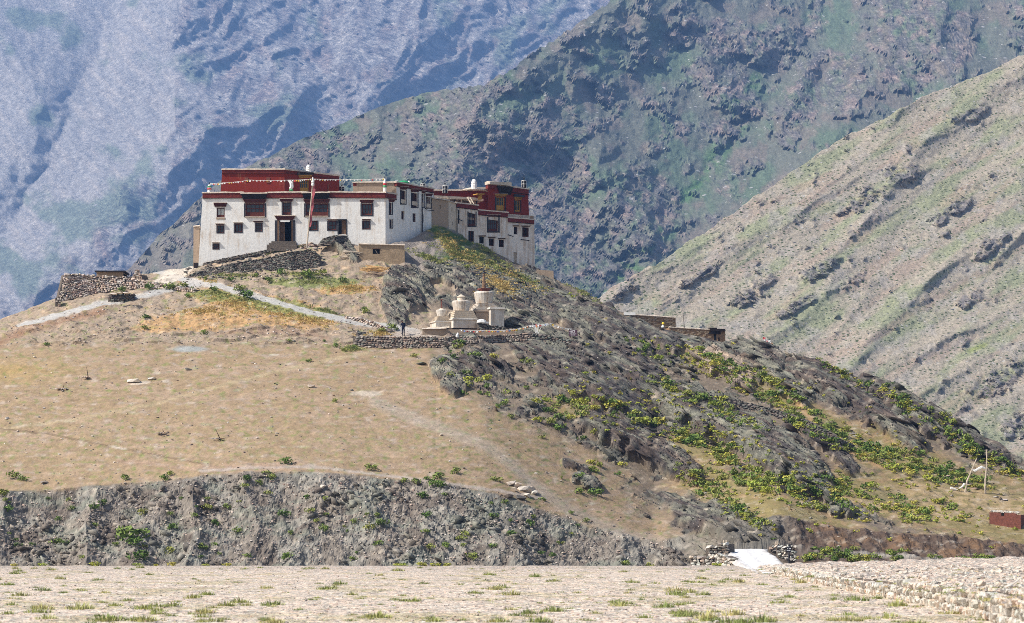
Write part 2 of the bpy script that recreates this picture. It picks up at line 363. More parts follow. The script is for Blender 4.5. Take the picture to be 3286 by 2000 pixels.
colB = mixc(colB, (0.30, 0.25, 0.21), ss(1150, 500, px + 0.3 * py) * .8)
colB = mixc(colB, (0.175, 0.16, 0.155), rockB * ss(-.4, .4, fbm(px / 30, py / 30, 5, 74)) * .85)
colB = mixc(colB, (0.30, 0.235, 0.205), rockB * .8 * ss(.15, .6, fbm(px / 60, py / 45, 5, 75)))
colB *= (1 + 0.3 * strata(px, py, 33, 6, 76) * rockB + .22 * fbm(px / 9, py / 9, 3, 77))[..., None]
# the far side of the crest falls away
back = np.stack([XB[0] * 1.06, YB[0] * 1.06 + 120, ZB[0] - 60]); XB = np.vstack([back[0], XB]); YB = np.vstack([back[1], YB]); ZB = np.vstack([back[2], ZB]); colB = np.concatenate([colB[:1], colB]); rockB = np.vstack([rockB[:1], rockB]); mkB = rockB * ss(-.2, .4, np.vstack([fbm(px / 50, py / 40, 4, 78)[:1], fbm(px / 50, py / 40, 4, 78)]))
mB = terrain_mat('middle_rock', 0.12, 0.5, 0.45, 2.2, 0.14, [(0.16, 0.2, (.52, .50, .47), .10), (0.32, 0.22, (.07, .10, .045), .22), (0.09, .2, (.48, .46, .44), .07)], bed=(33, 5, 3, 4))
tag(grid_mesh('mountain', XB, YB, ZB, mB, colB, alpha=rockB * .75, smooth=False), kind='structure')
crags('middle_crags', XB, YB, ZB, mkB, 2200, lambda u: 2 + 7 * u ** 3, mB, colB)
# --- near right slope
SKC = [(1500, 1250), (1750, 1060), (1880, 975), (1960, 925), (2100, 850), (2250, 752), (2400, 650), (2550, 545), (2700, 445), (2850, 370), (3000, 295), (3150, 240), (3286, 175), (3600, 30), (4000, -120)]
sx = np.arange(1500, 4000 + 5.0, 5.0)
sky_y = np.interp(sx, *zip(*SKC)) + 8 * fbm(sx / 70, sx * 0, 5, 81, .6)
rows = 270
tt = np.linspace(0, 1, rows)[:, None]
py = sky_y[None, :] + tt * (1560 - sky_y[None, :]); px = np.broadcast_to(sx[None, :], py.shape).copy()
base = 880 + (1500 - py) * 0.35 + (px - 2600) * 0.02
sl_ = -0.62   # image slope of the fall line
along = (px * .85 - py * .53); across = (px * .53 + py * .85)
T = 8 * ridged(across / 240, along / 900, 3, 82) + 2.2 * fbm(across / 70, along / 200, 5, 83)
rbC = blob(px, py, [(2630, 860, 110, 34, -35), (2760, 650, 130, 40, -32), (2900, 560, 90, 45, -20), (2430, 930, 110, 40, -30), (2750, 890, 70, 28, -32), (3180, 790, 90, 40, -40), (3110, 960, 60, 30, -25),
                    (3190, 1230, 150, 60, -40), (3260, 1370, 120, 60, -30), (3120, 360, 80, 36, -20), (2560, 980, 110, 26, -30), (2000, 935, 60, 24, -30), (3050, 680, 110, 30, -30), (2250, 880, 120, 22, -32)])
rockC = ss(0.16, 0.62, rbC + 0.42 * fbm(px / 60, py / 45, 5, 84, .6))
T += rockC * (1.5 + 3.2 * ridged(px / 42, py / 36, 5, 85, .5) + 1.6 * strata(px, py, -28, 9, 96)) + .5 * fbm(px / 16, py / 16, 4, 86)
DC = base - T
XC, YC, ZC = surf(px, py, DC)
colC = np.zeros(px.shape + (3,)) + np.array([0.42, 0.36, 0.275])
colC = mixc(colC, (0.31, 0.325, 0.19), .9 * ss(-.15, .5, fbm(across / 60, along / 260, 5, 87)))
colC = mixc(colC, (0.40, 0.285, 0.215), .5 * ss(.1, .6, fbm(across / 45 + 5, along / 300, 5, 88)))
colC = mixc(colC, (0.40, 0.36, 0.31), .6 * ss(.1, .6, fbm(px / 70, py / 60, 5, 89)))
colC = mixc(colC, (0.20, 0.185, 0.19), rockC * .8 * ss(-.6, .2, fbm(px / 22, py / 18, 4, 90)))
colC = mixc(colC, (0.28, 0.33, 0.06), ss(1, .2, np.hypot(*ell(px, py, 3140, 1115, 60, 14, -22))) * .7)
colC *= (1 + .25 * fbm(px / 8, py / 8, 3, 95))[..., None]
back = np.stack([XC[0] * 1.05, YC[0] * 1.05 + 40, ZC[0] - 30]); XC = np.vstack([back[0], XC]); YC = np.vstack([back[1], YC]); ZC = np.vstack([back[2], ZC]); colC = np.concatenate([colC[:1], colC]); rockC = np.vstack([rockC[:1], rockC])
mC = terrain_mat('near_scree', 0.3, 1.2, 0.4, 0.8, 0.4, [(0.45, 0.26, (.5, .47, .42), .13), (0.5, 0.32, (.09, .11, .045), .42), (1.1, 0.3, (.11, .12, .06), .3), (0.25, .2, (.1, .1, .1), .06)], bed=(30, 1.8, .8, 3))
tag(grid_mesh('mountain', XC, YC, ZC, mC, colC, alpha=rockC * .6), kind='structure')
crags('slope_crags', XC, YC, ZC, rockC, 2600, lambda u: .6 + 2.6 * u ** 3, mC, colC * .9)
# valley floor under everything
gm = simple('valley_dust', (.34, .30, .25), .3, 0.02)
tag(MB().box((0, 4500, -16), (14000, 11000, 2)).build('valley_ground', gm), kind='structure')

# ---------------------------------------------------------------- the monastery hill
KP = [-700, 0, 170, 300, 450, 590, 640, 800, 950, 1100, 1240, 1300, 1400, 1450, 1550, 1650, 1720, 1900, 2100, 2300, 2500, 2700, 2900, 3050, 3286, 4100]
L3 = [(222, y) for y in (1640, 1577, 1572, 1558, 1548, 1538, 1525, 1514, 1514, 1520, 1535, 1540, 1550, 1558, 1575, 1600, 1628, 1690, 1735)] + [(221, 1700), (219, 1652), (219, 1695), (219, 1712), (219, 1720), (219, 1748), (219, 1775)]
L4 = [(248, 1420), (248, 1320), (248, 1310), (248, 1300), (248, 1290), (248, 1285), (248, 1282), (248, 1280), (248, 1280), (248, 1285), (248, 1295), (248, 1300), (248, 1310), (247, 1318), (246, 1335), (245, 1370), (244, 1400), (242, 1490), (240, 1590), (236, 1580), (232, 1565), (230, 1615), (229, 1648), (228, 1670), (226, 1703), (226, 1750)]
L5 = [(272, 1215), (272, 1122), (272, 1114), (272, 1110), (272, 1108), (272, 1108), (272, 1106), (272, 1106), (272, 1106), (272, 1108), (272, 1116), (272, 1116), (272, 1116), (272, 1116), (270, 1120), (268, 1135), (265, 1165), (258, 1260), (254, 1385), (250, 1440), (246, 1460), (243, 1515), (240, 1575), (238, 1610), (234, 1660), (234, 1725)]
L6 = [(284, 1140), (284, 1062), (283, 1025), (283, 1005), (284, 992), (284, 985), (284, 978), (284, 982), (284, 992), (284, 1008), (279, 1075), (279, 1075), (279, 1078), (279, 1078), (279, 1078), (279, 1080), (279, 1082), (274, 1132), (268, 1240), (264, 1305), (260, 1345), (256, 1420), (252, 1490), (248, 1545), (243, 1610), (243, 1705)]
L7 = [(292, 1105), (291, 1032), (290, 975), (291, 948), (291, 930), (292, 925), (292, 917), (293, 898), (293, 885), (293, 893), (293, 908), (293, 925), (294, 935), (294, 940), (292, 965), (292, 990), (292, 1010), (290, 1042), (282, 1118), (278, 1180), (276, 1220), (270, 1300), (264, 1380), (259, 1460), (252, 1552), (252, 1690)]
L8 = [(300, 1098), (298, 1026), (300, 962), (303, 905), (305, 882), (306, 858), (304, 852), (304, 828), (304, 792), (304, 782), (304.3, 792), (306, 776), (311.5, 725), (313, 735), (317.5, 793), (320.5, 843), (322, 868), (312, 952), (300, 1053), (296, 1094), (290, 1136), (284, 1200), (277, 1272), (271, 1356), (262, 1480), (262, 1675)]
Ls = [L3, L4, L5, L6, L7, L8]
px = np.concatenate([np.arange(-700, -60, 16), np.arange(-60, 3350, 3.8), np.arange(3350, 4100, 16)])
nC = len(px)
kd = []; kz = []
def zof(py, D): return H + (HOR - py) / F * D
low = np.interp(px, [-700, 2050, 2200, 2700, 4100], [-5, -5, -3.5, -.4, -.4])
kd.append(np.full(nC, 178.5)); kz.append(np.full(nC, -0.5))
kd.append(np.interp(px, [-700, 2200, 2700, 4100], [187, 187, 195, 195])); kz.append(low)
kd.append(np.interp(px, [-700, 2100, 2300, 4100], [203, 203, 213, 213]))
kz.append(np.where(px < 2150, -4.2, 0)); b2 = np.interp(px, [2150, 2300, 2513, 2779, 3044, 3286, 4100], [1790, 1760, 1748, 1772, 1792, 1808, 1830]); z2 = zof(b2, kd[2])
kz[2] = np.interp(px, [2060, 2300], [0, 1]) * z2 + (1 - np.interp(px, [2060, 2300], [0, 1])) * (-4.2)
for L in Ls:
    d = np.interp(px, KP, [a for a, b in L]); y = np.interp(px, KP, [b for a, b in L]); kd.append(d); kz.append(zof(y, d))
isb = ((px > 600) & (px < 1725)).astype(float)
kd.append(kd[-1] + 6 + 22 * isb); kz.append(kz[-1] - 0.6 + 0.6 * isb)
kd.append(kd[-1] + 90); kz.append(np.full(nC, -14.0))
kd = np.array(kd); kz = np.array(kz)
counts = [8, 6, 92, 70, 74, 58, 72, 56, 10, 10]
DD = []
for k, n in enumerate(counts):
    t = np.linspace(0, 1, n, endpoint=False)[:, None]; DD.append(kd[k][None] * (1 - t) + kd[k + 1][None] * t)
DD.append(kd[-1][None]); DD = np.vstack(DD); nR = DD.shape[0]
ZZ = np.empty_like(DD)
for c in range(nC):
    # rounded knots except the crisp bank top
    ZZ[:, c] = np.interp(DD[:, c], kd[:, c], kz[:, c])
def smooth_rows(Z, lo, hi, n):
    for _ in range(n): Z[lo:hi] = (Z[lo - 1:hi - 1] + 2 * Z[lo:hi] + Z[lo + 1:hi + 1]) / 4
cum = np.cumsum([0] + counts)
smooth_rows(ZZ, cum[3] + 4, cum[8] - 2, 120); smooth_rows(ZZ, cum[3] - 2, cum[3] + 6, 6)
for _ in range(14): ZZ[:, 1:-1] = (ZZ[:, :-2] + 2 * ZZ[:, 1:-1] + ZZ[:, 2:]) / 4
PXg = np.broadcast_to(px[None], DD.shape); PYg = HOR - (ZZ - H) * F / DD
Xg = (PXg - 1643) / F * DD; Yg = DD.copy(); Zg = ZZ.copy()
# zones, all in terms of where they lie on the hill
bank_top = np.interp(px, KP, [b for a, b in L3])[None] + 4 * fbm(px / 60, px * 0, 4, 101)[None]
behind = (DD > kd[8][None] + .5)
vis = ~behind
onbank = ss(-3, 3, PYg - bank_top) * (DD < kd[3][None] + .5)
leftbank = onbank * ss(2380, 2150, PXg)
rightbank = onbank * ss(2150, 2380, PXg)
edge = np.interp(PYg, [850, 950, 1090, 1130, 1250, 1330, 1420, 1500, 1600, 1700, 1800], [1560, 1330, 1400, 1410, 1480, 1600, 1830, 1950, 2050, 2120, 2160])
rz = ss(-60, 90, PXg - edge + 70 * fbm(PXg / 90, PYg / 60, 4, 102)) * (1 - onbank)
grassy = np.maximum(blob(PXg, PYg, [(2500, 1270, 420, 50, 30), (2900, 1480, 420, 90, 22), (2950, 1620, 500, 90, 15), (2380, 1560, 330, 45, 22), (2260, 1450, 160, 40, 20), (2720, 1400, 260, 60, 30), (2480, 1640, 420, 50, 14), (1900, 1330, 200, 40, 15), (2260, 1150, 130, 24, 15)]),
                    blob(PXg, PYg, [(3200, 1640, 600, 160, 12)]))
slabs = [(1559, 1170, 95, 34, 22, .8, 2), (1460, 1200, 60, 60, 60, .9, 1), (1769, 1187, 125, 40, 30, 1.0, 2), (1940, 1245, 170, 55, 30, 1.3, 3), (2036, 1190, 110, 50, 30, 1.2, 3), (2120, 1068, 85, 40, 36, 1.5, 3), (1968, 1050, 130, 45, 33, 1.1, 3), (1800, 980, 150, 50, 32, .8, 1),
         (2053, 1430, 190, 48, 28, 2.2, 2), (2200, 1513, 60, 28, 20, 1.5, 2), (2309, 1350, 215, 62, 30, 2.0, 1), (2508, 1468, 175, 66, 32, 2.6, 1), (2337, 1187, 100, 34, 26, 1.2, 4), (2659, 1232, 130, 46, 28, 1.7, 2), (2912, 1290, 170, 50, 38, 1.8, 3),
         (3025, 1350, 150, 40, 41, 1.6, 3), (3165, 1432, 100, 26, 42, 1.3, 3), (2845, 1352, 150, 36, 38, 1.4, 2), (2659, 1436, 125, 22, 38, 1.1, 3), (2648, 1602, 60, 14, 14, .8, 2), (2710, 1636, 42, 22, 10, 1.0, 1), (2294, 1119, 120, 30, 26, .9, 1), (2434, 1130, 100, 44, 18, 1.5, 1),
         (2592, 1160, 80, 26, 25, 1.2, 2), (1560, 905, 190, 42, 14, 1.1, 1), (1300, 925, 70, 44, 50, 1.3, 1), (1270, 975, 60, 40, 70, 1.2, 1), (1510, 900, 45, 26, 40, 1.2, 2), (1700, 930, 90, 34, 28, .9, 3), (2314, 1679, 150, 52, 20, 1.2, 1), (1860, 1120, 110, 30, 30, .8, 1), (2480, 1210, 140, 34, 30, .8, 1),
         (1720, 1075, 110, 34, 30, .6, 1), (1330, 900, 60, 30, 20, .8, 1), (1090, 795, 70, 20, 35, .9, 1), (2160, 1790, 60, 34, 30, 1.3, 2), (2420, 1700, 110, 40, 25, .9, 1), (1660, 1010, 110, 36, 28, .7, 1), (1890, 1550, 40, 16, 20, .6, 1), (1850, 1500, 46, 14, 30, .5, 2)]
slab = np.zeros_like(PXg); rocktype = np.zeros_like(PXg); slabm = np.zeros_like(PXg)
wx = PXg + 18 * fbm(PXg / 60, PYg / 50, 2, 103); wy = PYg + 14 * fbm(PXg / 60, PYg / 50, 2, 104)
for cx, cy, a, b, ang, amp, ty in slabs:
    u, v = ell(wx, wy, cx, cy, a * 1.15, b * 1.15, ang)
    e = np.maximum(np.abs(u) ** 2.2 + np.where(v > 0, np.abs(v) ** 6, np.abs(v) ** 1.6), 0)
    prof = np.clip(1 - e, 0, 1) ** .6 * (0.45 + 0.55 * np.clip((v + 1) / 2, 0, 1))
    m = ss(0, .25, 1 - e); slab = np.maximum(slab, amp * prof); rocktype = np.where(m > slabm, ty, rocktype); slabm = np.maximum(slabm, m)
rockH = np.clip(np.maximum(slabm, rz * ss(.0, .4, fbm(PXg / 110, PYg / 45, 5, 105) + .06) * (1 - .8 * ss(0, .35, grassy + .2 * fbm(PXg / 40, PYg / 30, 3, 106)))), 0, 1) * vis
rockH *= (1 - onbank * .6)
# bedding: beds dip down to the right at about 32 degrees
ca, sa = math.cos(R(32)), math.sin(R(32))
bb = Xg * ca - Zg * sa; bn = Xg * sa + Zg * ca
bn2 = bn + .5 * pn(bb / 5, bn / 2, 107) + 0.12 * pn(bb / 1.2, bn / .5, 108)
saw = lambda q: (q - np.floor(q))
nn = (0.55 * saw(bn2 / 1.7 + .7 * pn(bb / 9, bn / 3, 111)) + .3 * saw(bn2 / .62) + .12 * saw(bn2 / .27)) + 0.5 * ridged(bb / 7, bn / 1.6, 4, 109, .45) * .6
disp = slab * .85 + rockH * (nn * .85 - .35)
disp += (1 - rockH) * (1 - onbank) * (.10 * fbm(Xg / 3, Yg / 3, 4, 110) + .25 * ss(1120, 1050, PYg) * fbm(Xg / 2.2, Yg / 2.2, 4, 112))
# bank: gullies and crumbling faces
gx = Xg + 1.2 * pn(Xg / 7, Zg / 5, 113)
bh = .9 * (ridged(gx / 9, Zg / 22, 3, 114, .45) - .8) + .22 * fbm(Xg / 1.2, Zg / .9, 5, 115, .65) + .25 * saw(bn2 / .8) * ss(900, 1700, PXg)
taper = np.clip((DD - 188) / 6, 0, 1) * (1 - .75 * ss(1.0, 0, kd[3][None] - DD))
disp += leftbank * bh * taper + rightbank * (.35 * fbm(Xg / 1.5, Zg / 1.2, 5, 116) )
# small terraces and scarps above the meadow
disp += .35 * ss(.0, .5, fbm(PXg / 140, PYg / 18, 4, 118)) * ss(1125, 1100, PYg) * ss(1030, 1060, PYg) * (PXg < 1150)
disp = disp * vis * (1 - .85 * ss(0, .5, blob(PXg, PYg, [(2190, 1068, 190, 46, 14)])))
flat = np.zeros_like(PXg)
def path_mask(pts, w0, feather=.6, jig=3):
    d, s_ = segdist(PXg + jig * fbm(PXg / 30, PYg / 15, 3, 120), PYg + jig * fbm(PXg / 30, PYg / 15, 3, 121), pts); return ss(w0, w0 * feather, d)
road = path_mask([(470, 862), (540, 880), (590, 898), (700, 918), (760, 935), (860, 962), (1000, 1003), (1140, 1032), (1290, 1056), (1340, 1068)], 12)
road = np.maximum(road, path_mask([(60, 1048), (300, 980), (420, 958), (560, 925), (640, 912)], 12, .4))
disp *= (1 - .9 * road)
nrm = np.array([0, -.62, .78]); 
Xh = Xg; Yh = Yg + disp * nrm[1]; Zh = Zg + disp * nrm[2]
# colours of the ground
ch = np.zeros(PXg.shape + (3,)) + np.array([.35, .25, .155])
f1 = fbm(PXg / 120, PYg / 40, 5, 130); f2 = fbm(PXg / 40, PYg / 14, 5, 131); f3 = fbm(Xg / 1.1, Yg / 1.1, 4, 132)
ch = mixc(ch, (.35, .255, .15), .5 * ss(-.3, .4, f1) * ss(1500, 1000, PXg + .35 * PYg - 300) * ss(1075, 1120, PYg))
ch = mixc(ch, (.40, .29, .20), .7 * ss(0, .5, fbm(PXg / 200, PYg / 30, 4, 133)) * ss(1100, 1150, PYg))
ch = mixc(ch, (.27, .185, .135), .55 * ss(.15, .6, f2))
ch = mixc(ch, (.25, .25, .09), .4 * ss(.3, .6, fbm(PXg / 28, PYg / 9, 4, 134)) * ss(1350, 1400, PYg) * ss(1500, 1440, PYg) * ss(2000, 1400, PXg))
ch = mixc(ch, (.42, .29, .10), .6 * blob(PXg, PYg, [(30, 1190, 260, 60, 0)]).clip(0, 1))
up = ss(1130, 1080, PYg) * vis        # rubbly ground round the monastery
ch = mixc(ch, (.36, .29, .225), .8 * up); ch = mixc(ch, (.22, .17, .14), up * .6 * ss(.1, .5, f2))
ch = mixc(ch, (.50, .30, .13), .8 * ss(0, .3, blob(PXg, PYg, [(870, 1000, 260, 60, 8), (760, 960, 200, 30, 10), (650, 1030, 260, 40, -5), (620, 905, 60, 10, 0), (1110, 930, 120, 20, 0)]) + .25 * f2) * ss(1100, 1080, PYg))
ch = mixc(ch, (.20, .24, .07), .8 * ss(.0, .35, blob(PXg, PYg, [(900, 985, 240, 30, 10), (700, 950, 110, 24, 5), (1010, 905, 170, 26, 0)]) + .3 * fbm(PXg / 26, PYg / 12, 4, 135)))
ch = mixc(ch, (.27, .14, .08), .65 * path_mask([(0, 1100), (120, 1050), (260, 1015), (330, 1000)], 24, 0))
ch = mixc(ch, (.28, .17, .11), .6 * path_mask([(700, 1075), (900, 1065), (1050, 1085)], 20, 0))
# darker grey-brown ground and green slope below the right wing
ch = mixc(ch, (.24, .21, .19), ss(0, .3, blob(PXg, PYg, [(1400, 790, 170, 110, 10), (1550, 850, 200, 60, 25)])))
gr = ss(.05, .3, blob(PXg, PYg, [(1500, 800, 260, 34, 33), (1530, 850, 160, 20, 15), (1700, 900, 160, 22, 30), (1860, 930, 110, 20, 32)]) + .25 * fbm(PXg / 30, PYg / 14, 4, 136)) * ss(1350, 1390, PXg)
ch = mixc(ch, (.07, .13, .03), gr * .9); ch = mixc(ch, (.30, .22, .07), gr * .6 * ss(.1, .5, fbm(PXg / 40, PYg / 12, 3, 137)))
# scree and soil among the rocks
ch = mixc(ch, (.205, .165, .13), rz * .85); ch = mixc(ch, (.38, .255, .12), rz * ss(.0, .4, grassy + .2 * f2) * .75)
ch = mixc(ch, (.17, .18, .055), rz * .45 * ss(.2, .5, grassy + .45 * fbm(PXg / 34, PYg / 16, 4, 138)))
ch = mixc(ch, (.43, .31, .17), ss(.05, .5, blob(PXg, PYg, [(3150, 1620, 420, 70, 12), (2900, 1640, 300, 26, 8)])) * ss(-.3, .2, f2 + .2) * .8)
# rock
rt = rocktype + 0
rc = np.zeros_like(ch) + np.array([.165, .17, .145])
k1 = fbm(bb / 5, bn / 1.1, 5, 140); k2 = fbm(bb / 2.5 + 9, bn / .5, 5, 141)
rc = mixc(rc, (.078, .071, .074), ss(-.1, .4, k1 + np.where(rt == 2, .35, 0) + np.where(rt == 3, .3, 0)))
rc = mixc(rc, (.125, .095, .082), ss(.1, .6, k2 + np.where(rt == 2, .25, -.1)) * .8)
rc = mixc(rc, (.25, .255, .205), ss(.15, .6, k2 * -1 + np.where(rt == 1, .25, -.1)) * .8)
rc = mixc(rc, (.42, .33, .26), (rt == 4) * slabm * .8)
rc *= (1 + .35 * fbm(bb / 1.5, bn / .16, 3, 142))[..., None]
ch = mixc(ch, (0, 0, 0), rockH * 0) * (1 - (rockH * .92)[..., None]) + rc * (rockH * .92)[..., None]
# banks
bc = np.zeros_like(ch) + np.array([.215, .187, .158])
bc = mixc(bc, (.245, .23, .20), ss(-.02, .5, fbm(Xg / 4, Zg / 3, 5, 143) + .0003 * (PXg - 700)))
bc = mixc(bc, (.13, .105, .088), .8 * ss(.1, .5, fbm(Xg / 2.4, Zg / 2, 5, 144)))
bc = mixc(bc, (.20, .215, .175), .6 * ss(.1, .5, fbm(Xg / 5 + 9, Zg / 2, 4, 145)))
bc *= (1 + .4 * fbm(Xg / .5, Zg / .35, 3, 146))[..., None]
ch = ch * (1 - leftbank[..., None]) + bc * leftbank[..., None]
rb = np.zeros_like(ch) + np.array([.115, .08, .06]); rb = mixc(rb, (.22, .13, .07), .7 * ss(.1, .5, fbm(Xg / 3, Zg / 2, 4, 147)) * ss(2560, 2700, PXg))
rb = mixc(rb, (.17, .17, .15), ss(2600, 2450, PXg) * .7)
ch = ch * (1 - rightbank[..., None]) + rb * rightbank[..., None]
# paths and trails
ch = mixc(ch, (.47, .46, .44), road * .9)
for pts, w0, col, al in [([(0, 1378), (250, 1345), (480, 1300), (700, 1240), (900, 1190), (1080, 1150), (1180, 1135)], 9, (.43, .34, .21), .7),
                     ([(1200, 1290), (1400, 1370), (1560, 1430), (1640, 1490), (1720, 1560), (1800, 1620), (1880, 1665), (2020, 1720), (2120, 1745)], 30, (.41, .355, .295), .5),
                     ([(640, 1512), (800, 1500), (1000, 1498), (1200, 1520), (1400, 1545), (1620, 1580), (1750, 1600)], 7, (.46, .40, .36), .7),
                     ([(2520, 1756), (2780, 1778), (3040, 1800), (3290, 1822), (4000, 1850)], 9, (.46, .42, .36), .9),
                     ([(1160, 1085), (1300, 1072), (1400, 1075)], 20, (.42, .36, .31), .8),
                     ([(2200, 1170), (2350, 1290), (2550, 1400), (2700, 1500)], 7, (.42, .27, .14), .0),
                     ([(2380, 1160), (2450, 1200), (2560, 1300), (2700, 1440), (2830, 1500)], 11, (.46, .29, .15), .75),
                     ([(380, 1480), (600, 1500), (900, 1490)], 12, (.40, .27, .20), .5)]:
    ch = mixc(ch, col, path_mask(pts, w0, .2) * al * (1 - slabm * .8))
# thin dark trench line across the meadow
ch = mixc(ch, (.16, .11, .07), path_mask([(0, 1375), (150, 1392), (330, 1428), (480, 1455), (650, 1490)], 3.2, .3, 1) * .75)
ch = mixc(ch, (.34, .35, .33), ss(0, .5, blob(PXg, PYg, [(610, 1121, 75, 11, 0)])))       # grey gravel patch
ch = mixc(ch, (.62, .54, .44), ss(0, .5, blob(PXg, PYg, [(450, 1230, 40, 8, -8), (530, 1225, 14, 5, 0), (380, 1437, 38, 6, 8), (1180, 1262, 60, 14, 0), (880, 1138, 20, 4, 0)]) + .3 * f2) * .7)
ch = mixc(ch, (.62, .55, .46), ss(.0, .3, blob(PXg, PYg, [(560, 880, 90, 26, -28)])) * .9)  # pale dust slope left of the monastery
ch *= (.90 - .10 * ss(1350, 1600, PXg) * (1 - grassy.clip(0, 1)))[..., None]
ch *= (1 + .13 * f3 + .16 * fbm(Xg / .35, Yg / .35 + Zg / .2, 2, 149))[..., None]
mH = terrain_mat('hill_earth', 1.2, 5.0, 0.27, 0.10, 2.5, [(2.6, 0.13, (.55, .50, .44), .09), (1.7, 0.15, (.12, .10, .085), .09)], bed=(32, .55, .4, 6))
hill = tag(grid_mesh('hillside', Xh, Yh, Zh, mH, ch, alpha=rockH * .95, smooth=False), kind='structure')
crags('bedrock_slabs', Xh, Yh, Zh, rockH * (rockH > .35) * (PYg < 1760) * ((PXg > 1420) | (PYg < 985) | (PYg > 1120)), 900, lambda u: .3 + 2.2 * u ** 3, mH, ch * .9, sink=.6, jit=16, shape=(1.2, .8, .28))
crags('rock_debris', Xh, Yh, Zh, rockH * (PYg < 1760), 3500, lambda u: .14 + .75 * u ** 3, mH, ch, sink=.2, jit=30, shape=(1, .8, .5))
crags('bank_crags', Xh, Yh, Zh, leftbank * ss(-.1, .5, fbm(Xg / 6, Zg / 4, 4, 148)), 1600, lambda u: .25 + .9 * u ** 3, mH, ch, tilt=20, shape=(1, .8, .6), jit=40, sink=.3, alpha=.4)
# ground lookup: photo pixel -> point on the hill (nearest surface along the sight line)
PYh = HOR - (Zh - H) * F / Yh
def ground(qx, qy, lift=0.0):
    c = int(np.clip(np.searchsorted(px, qx), 1, nC - 1)); 
    if abs(px[c - 1] - qx) < abs(px[c] - qx): c -= 1
    col = PYh[:, c]; lo = cum[1]
    below = np.nonzero(col[lo:] <= qy)[0]
    if len(below) == 0: return None
    r = lo + below[0]
    return Vector(((qx - 1643) / F * Yh[r, c], Yh[r, c], Zh[r, c] + lift))
def ground_at(qx, D):
    c = int(np.clip(np.searchsorted(px, qx), 1, nC - 1)); r = int(np.clip(np.searchsorted(Yg[:, c], D), 1, nR - 1))
    return Zh[r, c]

# ---------------------------------------------------------------- gravel plain in front
pd = np.concatenate([np.arange(14, 50, 3.0), np.geomspace(50, 180.5, 190)])
ppx = np.concatenate([np.arange(-1500, -100, 40), np.arange(-100, 3400, 9), np.arange(3400, 4800, 40)])
PX2, D2 = np.meshgrid(ppx, pd); X2 = (PX2 - 1643) / F * D2
# revetted berm on the right: its foot line on the plain
foot = np.interp(PX2, [2420, 2490, 2560, 2620, 2700, 2780, 2880, 3000, 3120, 3286, 3420, 3700], [170, 141, 125, 113.5, 101.7, 92.6, 84.6, 75.5, 68, 58, 51, 44])
bh_ = np.interp(PX2, [2400, 2490, 2560, 2700, 2880, 3000, 3120, 3286, 3420], [0, .32, .39, .52, .59, .67, .74, .82, .88])
berm = bh_ * ss(-.1, .35, D2 - foot) * (1 - .75 * ss(150, 172, D2))
Z2 = berm + .035 * fbm(X2 / 2.5, D2 / 2.5, 4, 150) + .012 * fbm(X2 / .5, D2 / .5, 3, 151) + (berm > .05) * .16 * fbm(X2 / 1.1, D2 / 3, 4, 152)
Z2 -= .5 * ss(179, 180.4, D2)
c2 = np.zeros(PX2.shape + (3,)) + np.array([.78, .75, .695])
c2 = mixc(c2, (.55, .54, .34), .55 * ss(0, .6, fbm(X2 / 4, D2 / 7, 5, 153)))
c2 = mixc(c2, (.60, .58, .56), .6 * ss(140, 172, D2)); c2 = mixc(c2, (.68, .65, .62), .7 * (berm > .15))
c2 *= (1 + .1 * fbm(X2 / .4, D2 / .8, 4, 154))[..., None]
mp_, t_, b_ = nodes('river_gravel', .95, .15); L_ = t_.links
a_ = N(t_, 'ShaderNodeVertexColor'); a_.layer_name = 'col'; g_ = N(t_, 'ShaderNodeNewGeometry')
last = a_.outputs['Color']; hs = []
for vs, amt in ((22, .8), (9, .9), (3.6, .6)):
    v_ = N(t_, 'ShaderNodeTexVoronoi', i={'Scale': vs}); L_.new(g_.outputs['Position'], v_.inputs['Vector'])
    r_ = ramp(t_, [(0, (.36, .35, .35)), (.22, (.78, .74, .70)), (.55, (1.1, .95, .85)), (.8, (1.0, 1.02, 1.0)), (1, (1.55, 1.5, 1.45))]); r_.color_ramp.interpolation = 'CONSTANT'
    sp_ = N(t_, 'ShaderNodeSeparateColor'); L_.new(v_.outputs['Color'], sp_.inputs[0]); L_.new(sp_.outputs[0], r_.inputs['Fac'])
    mx_ = N(t_, 'ShaderNodeMix', data_type='RGBA', blend_type='MULTIPLY'); mx_.inputs['Factor'].default_value = amt; L_.new(last, mx_.inputs['A']); L_.new(r_.outputs[0], mx_.inputs['B']); last = mx_.outputs['Result']; hs.append(v_)
L_.new(last, b_.inputs['Base Color'])
bp_ = N(t_, 'ShaderNodeBump', i={'Strength': .8, 'Distance': .04}); bp_.invert = True; L_.new(hs[1].outputs['Distance'], bp_.inputs['Height']); L_.new(bp_.outputs[0], b_.inputs['Normal'])
tag(grid_mesh('gravel_ground', X2, D2, Z2, mp_, c2), kind='structure')
def plain(qx, qy):
    """point on the gravel plain seen at this photo pixel"""
    D = F * H / max(qy - HOR, 1)
    for _ in range(6):
        c = min(len(ppx) - 1, int(np.searchsorted(ppx, qx))); r = min(len(pd) - 1, int(np.searchsorted(pd, D))); z = Z2[r, c]; D = .5 * D + .5 * F * (H - z) / max(qy - HOR, 1)
    return Vector(((qx - 1643) / F * D, D, z))
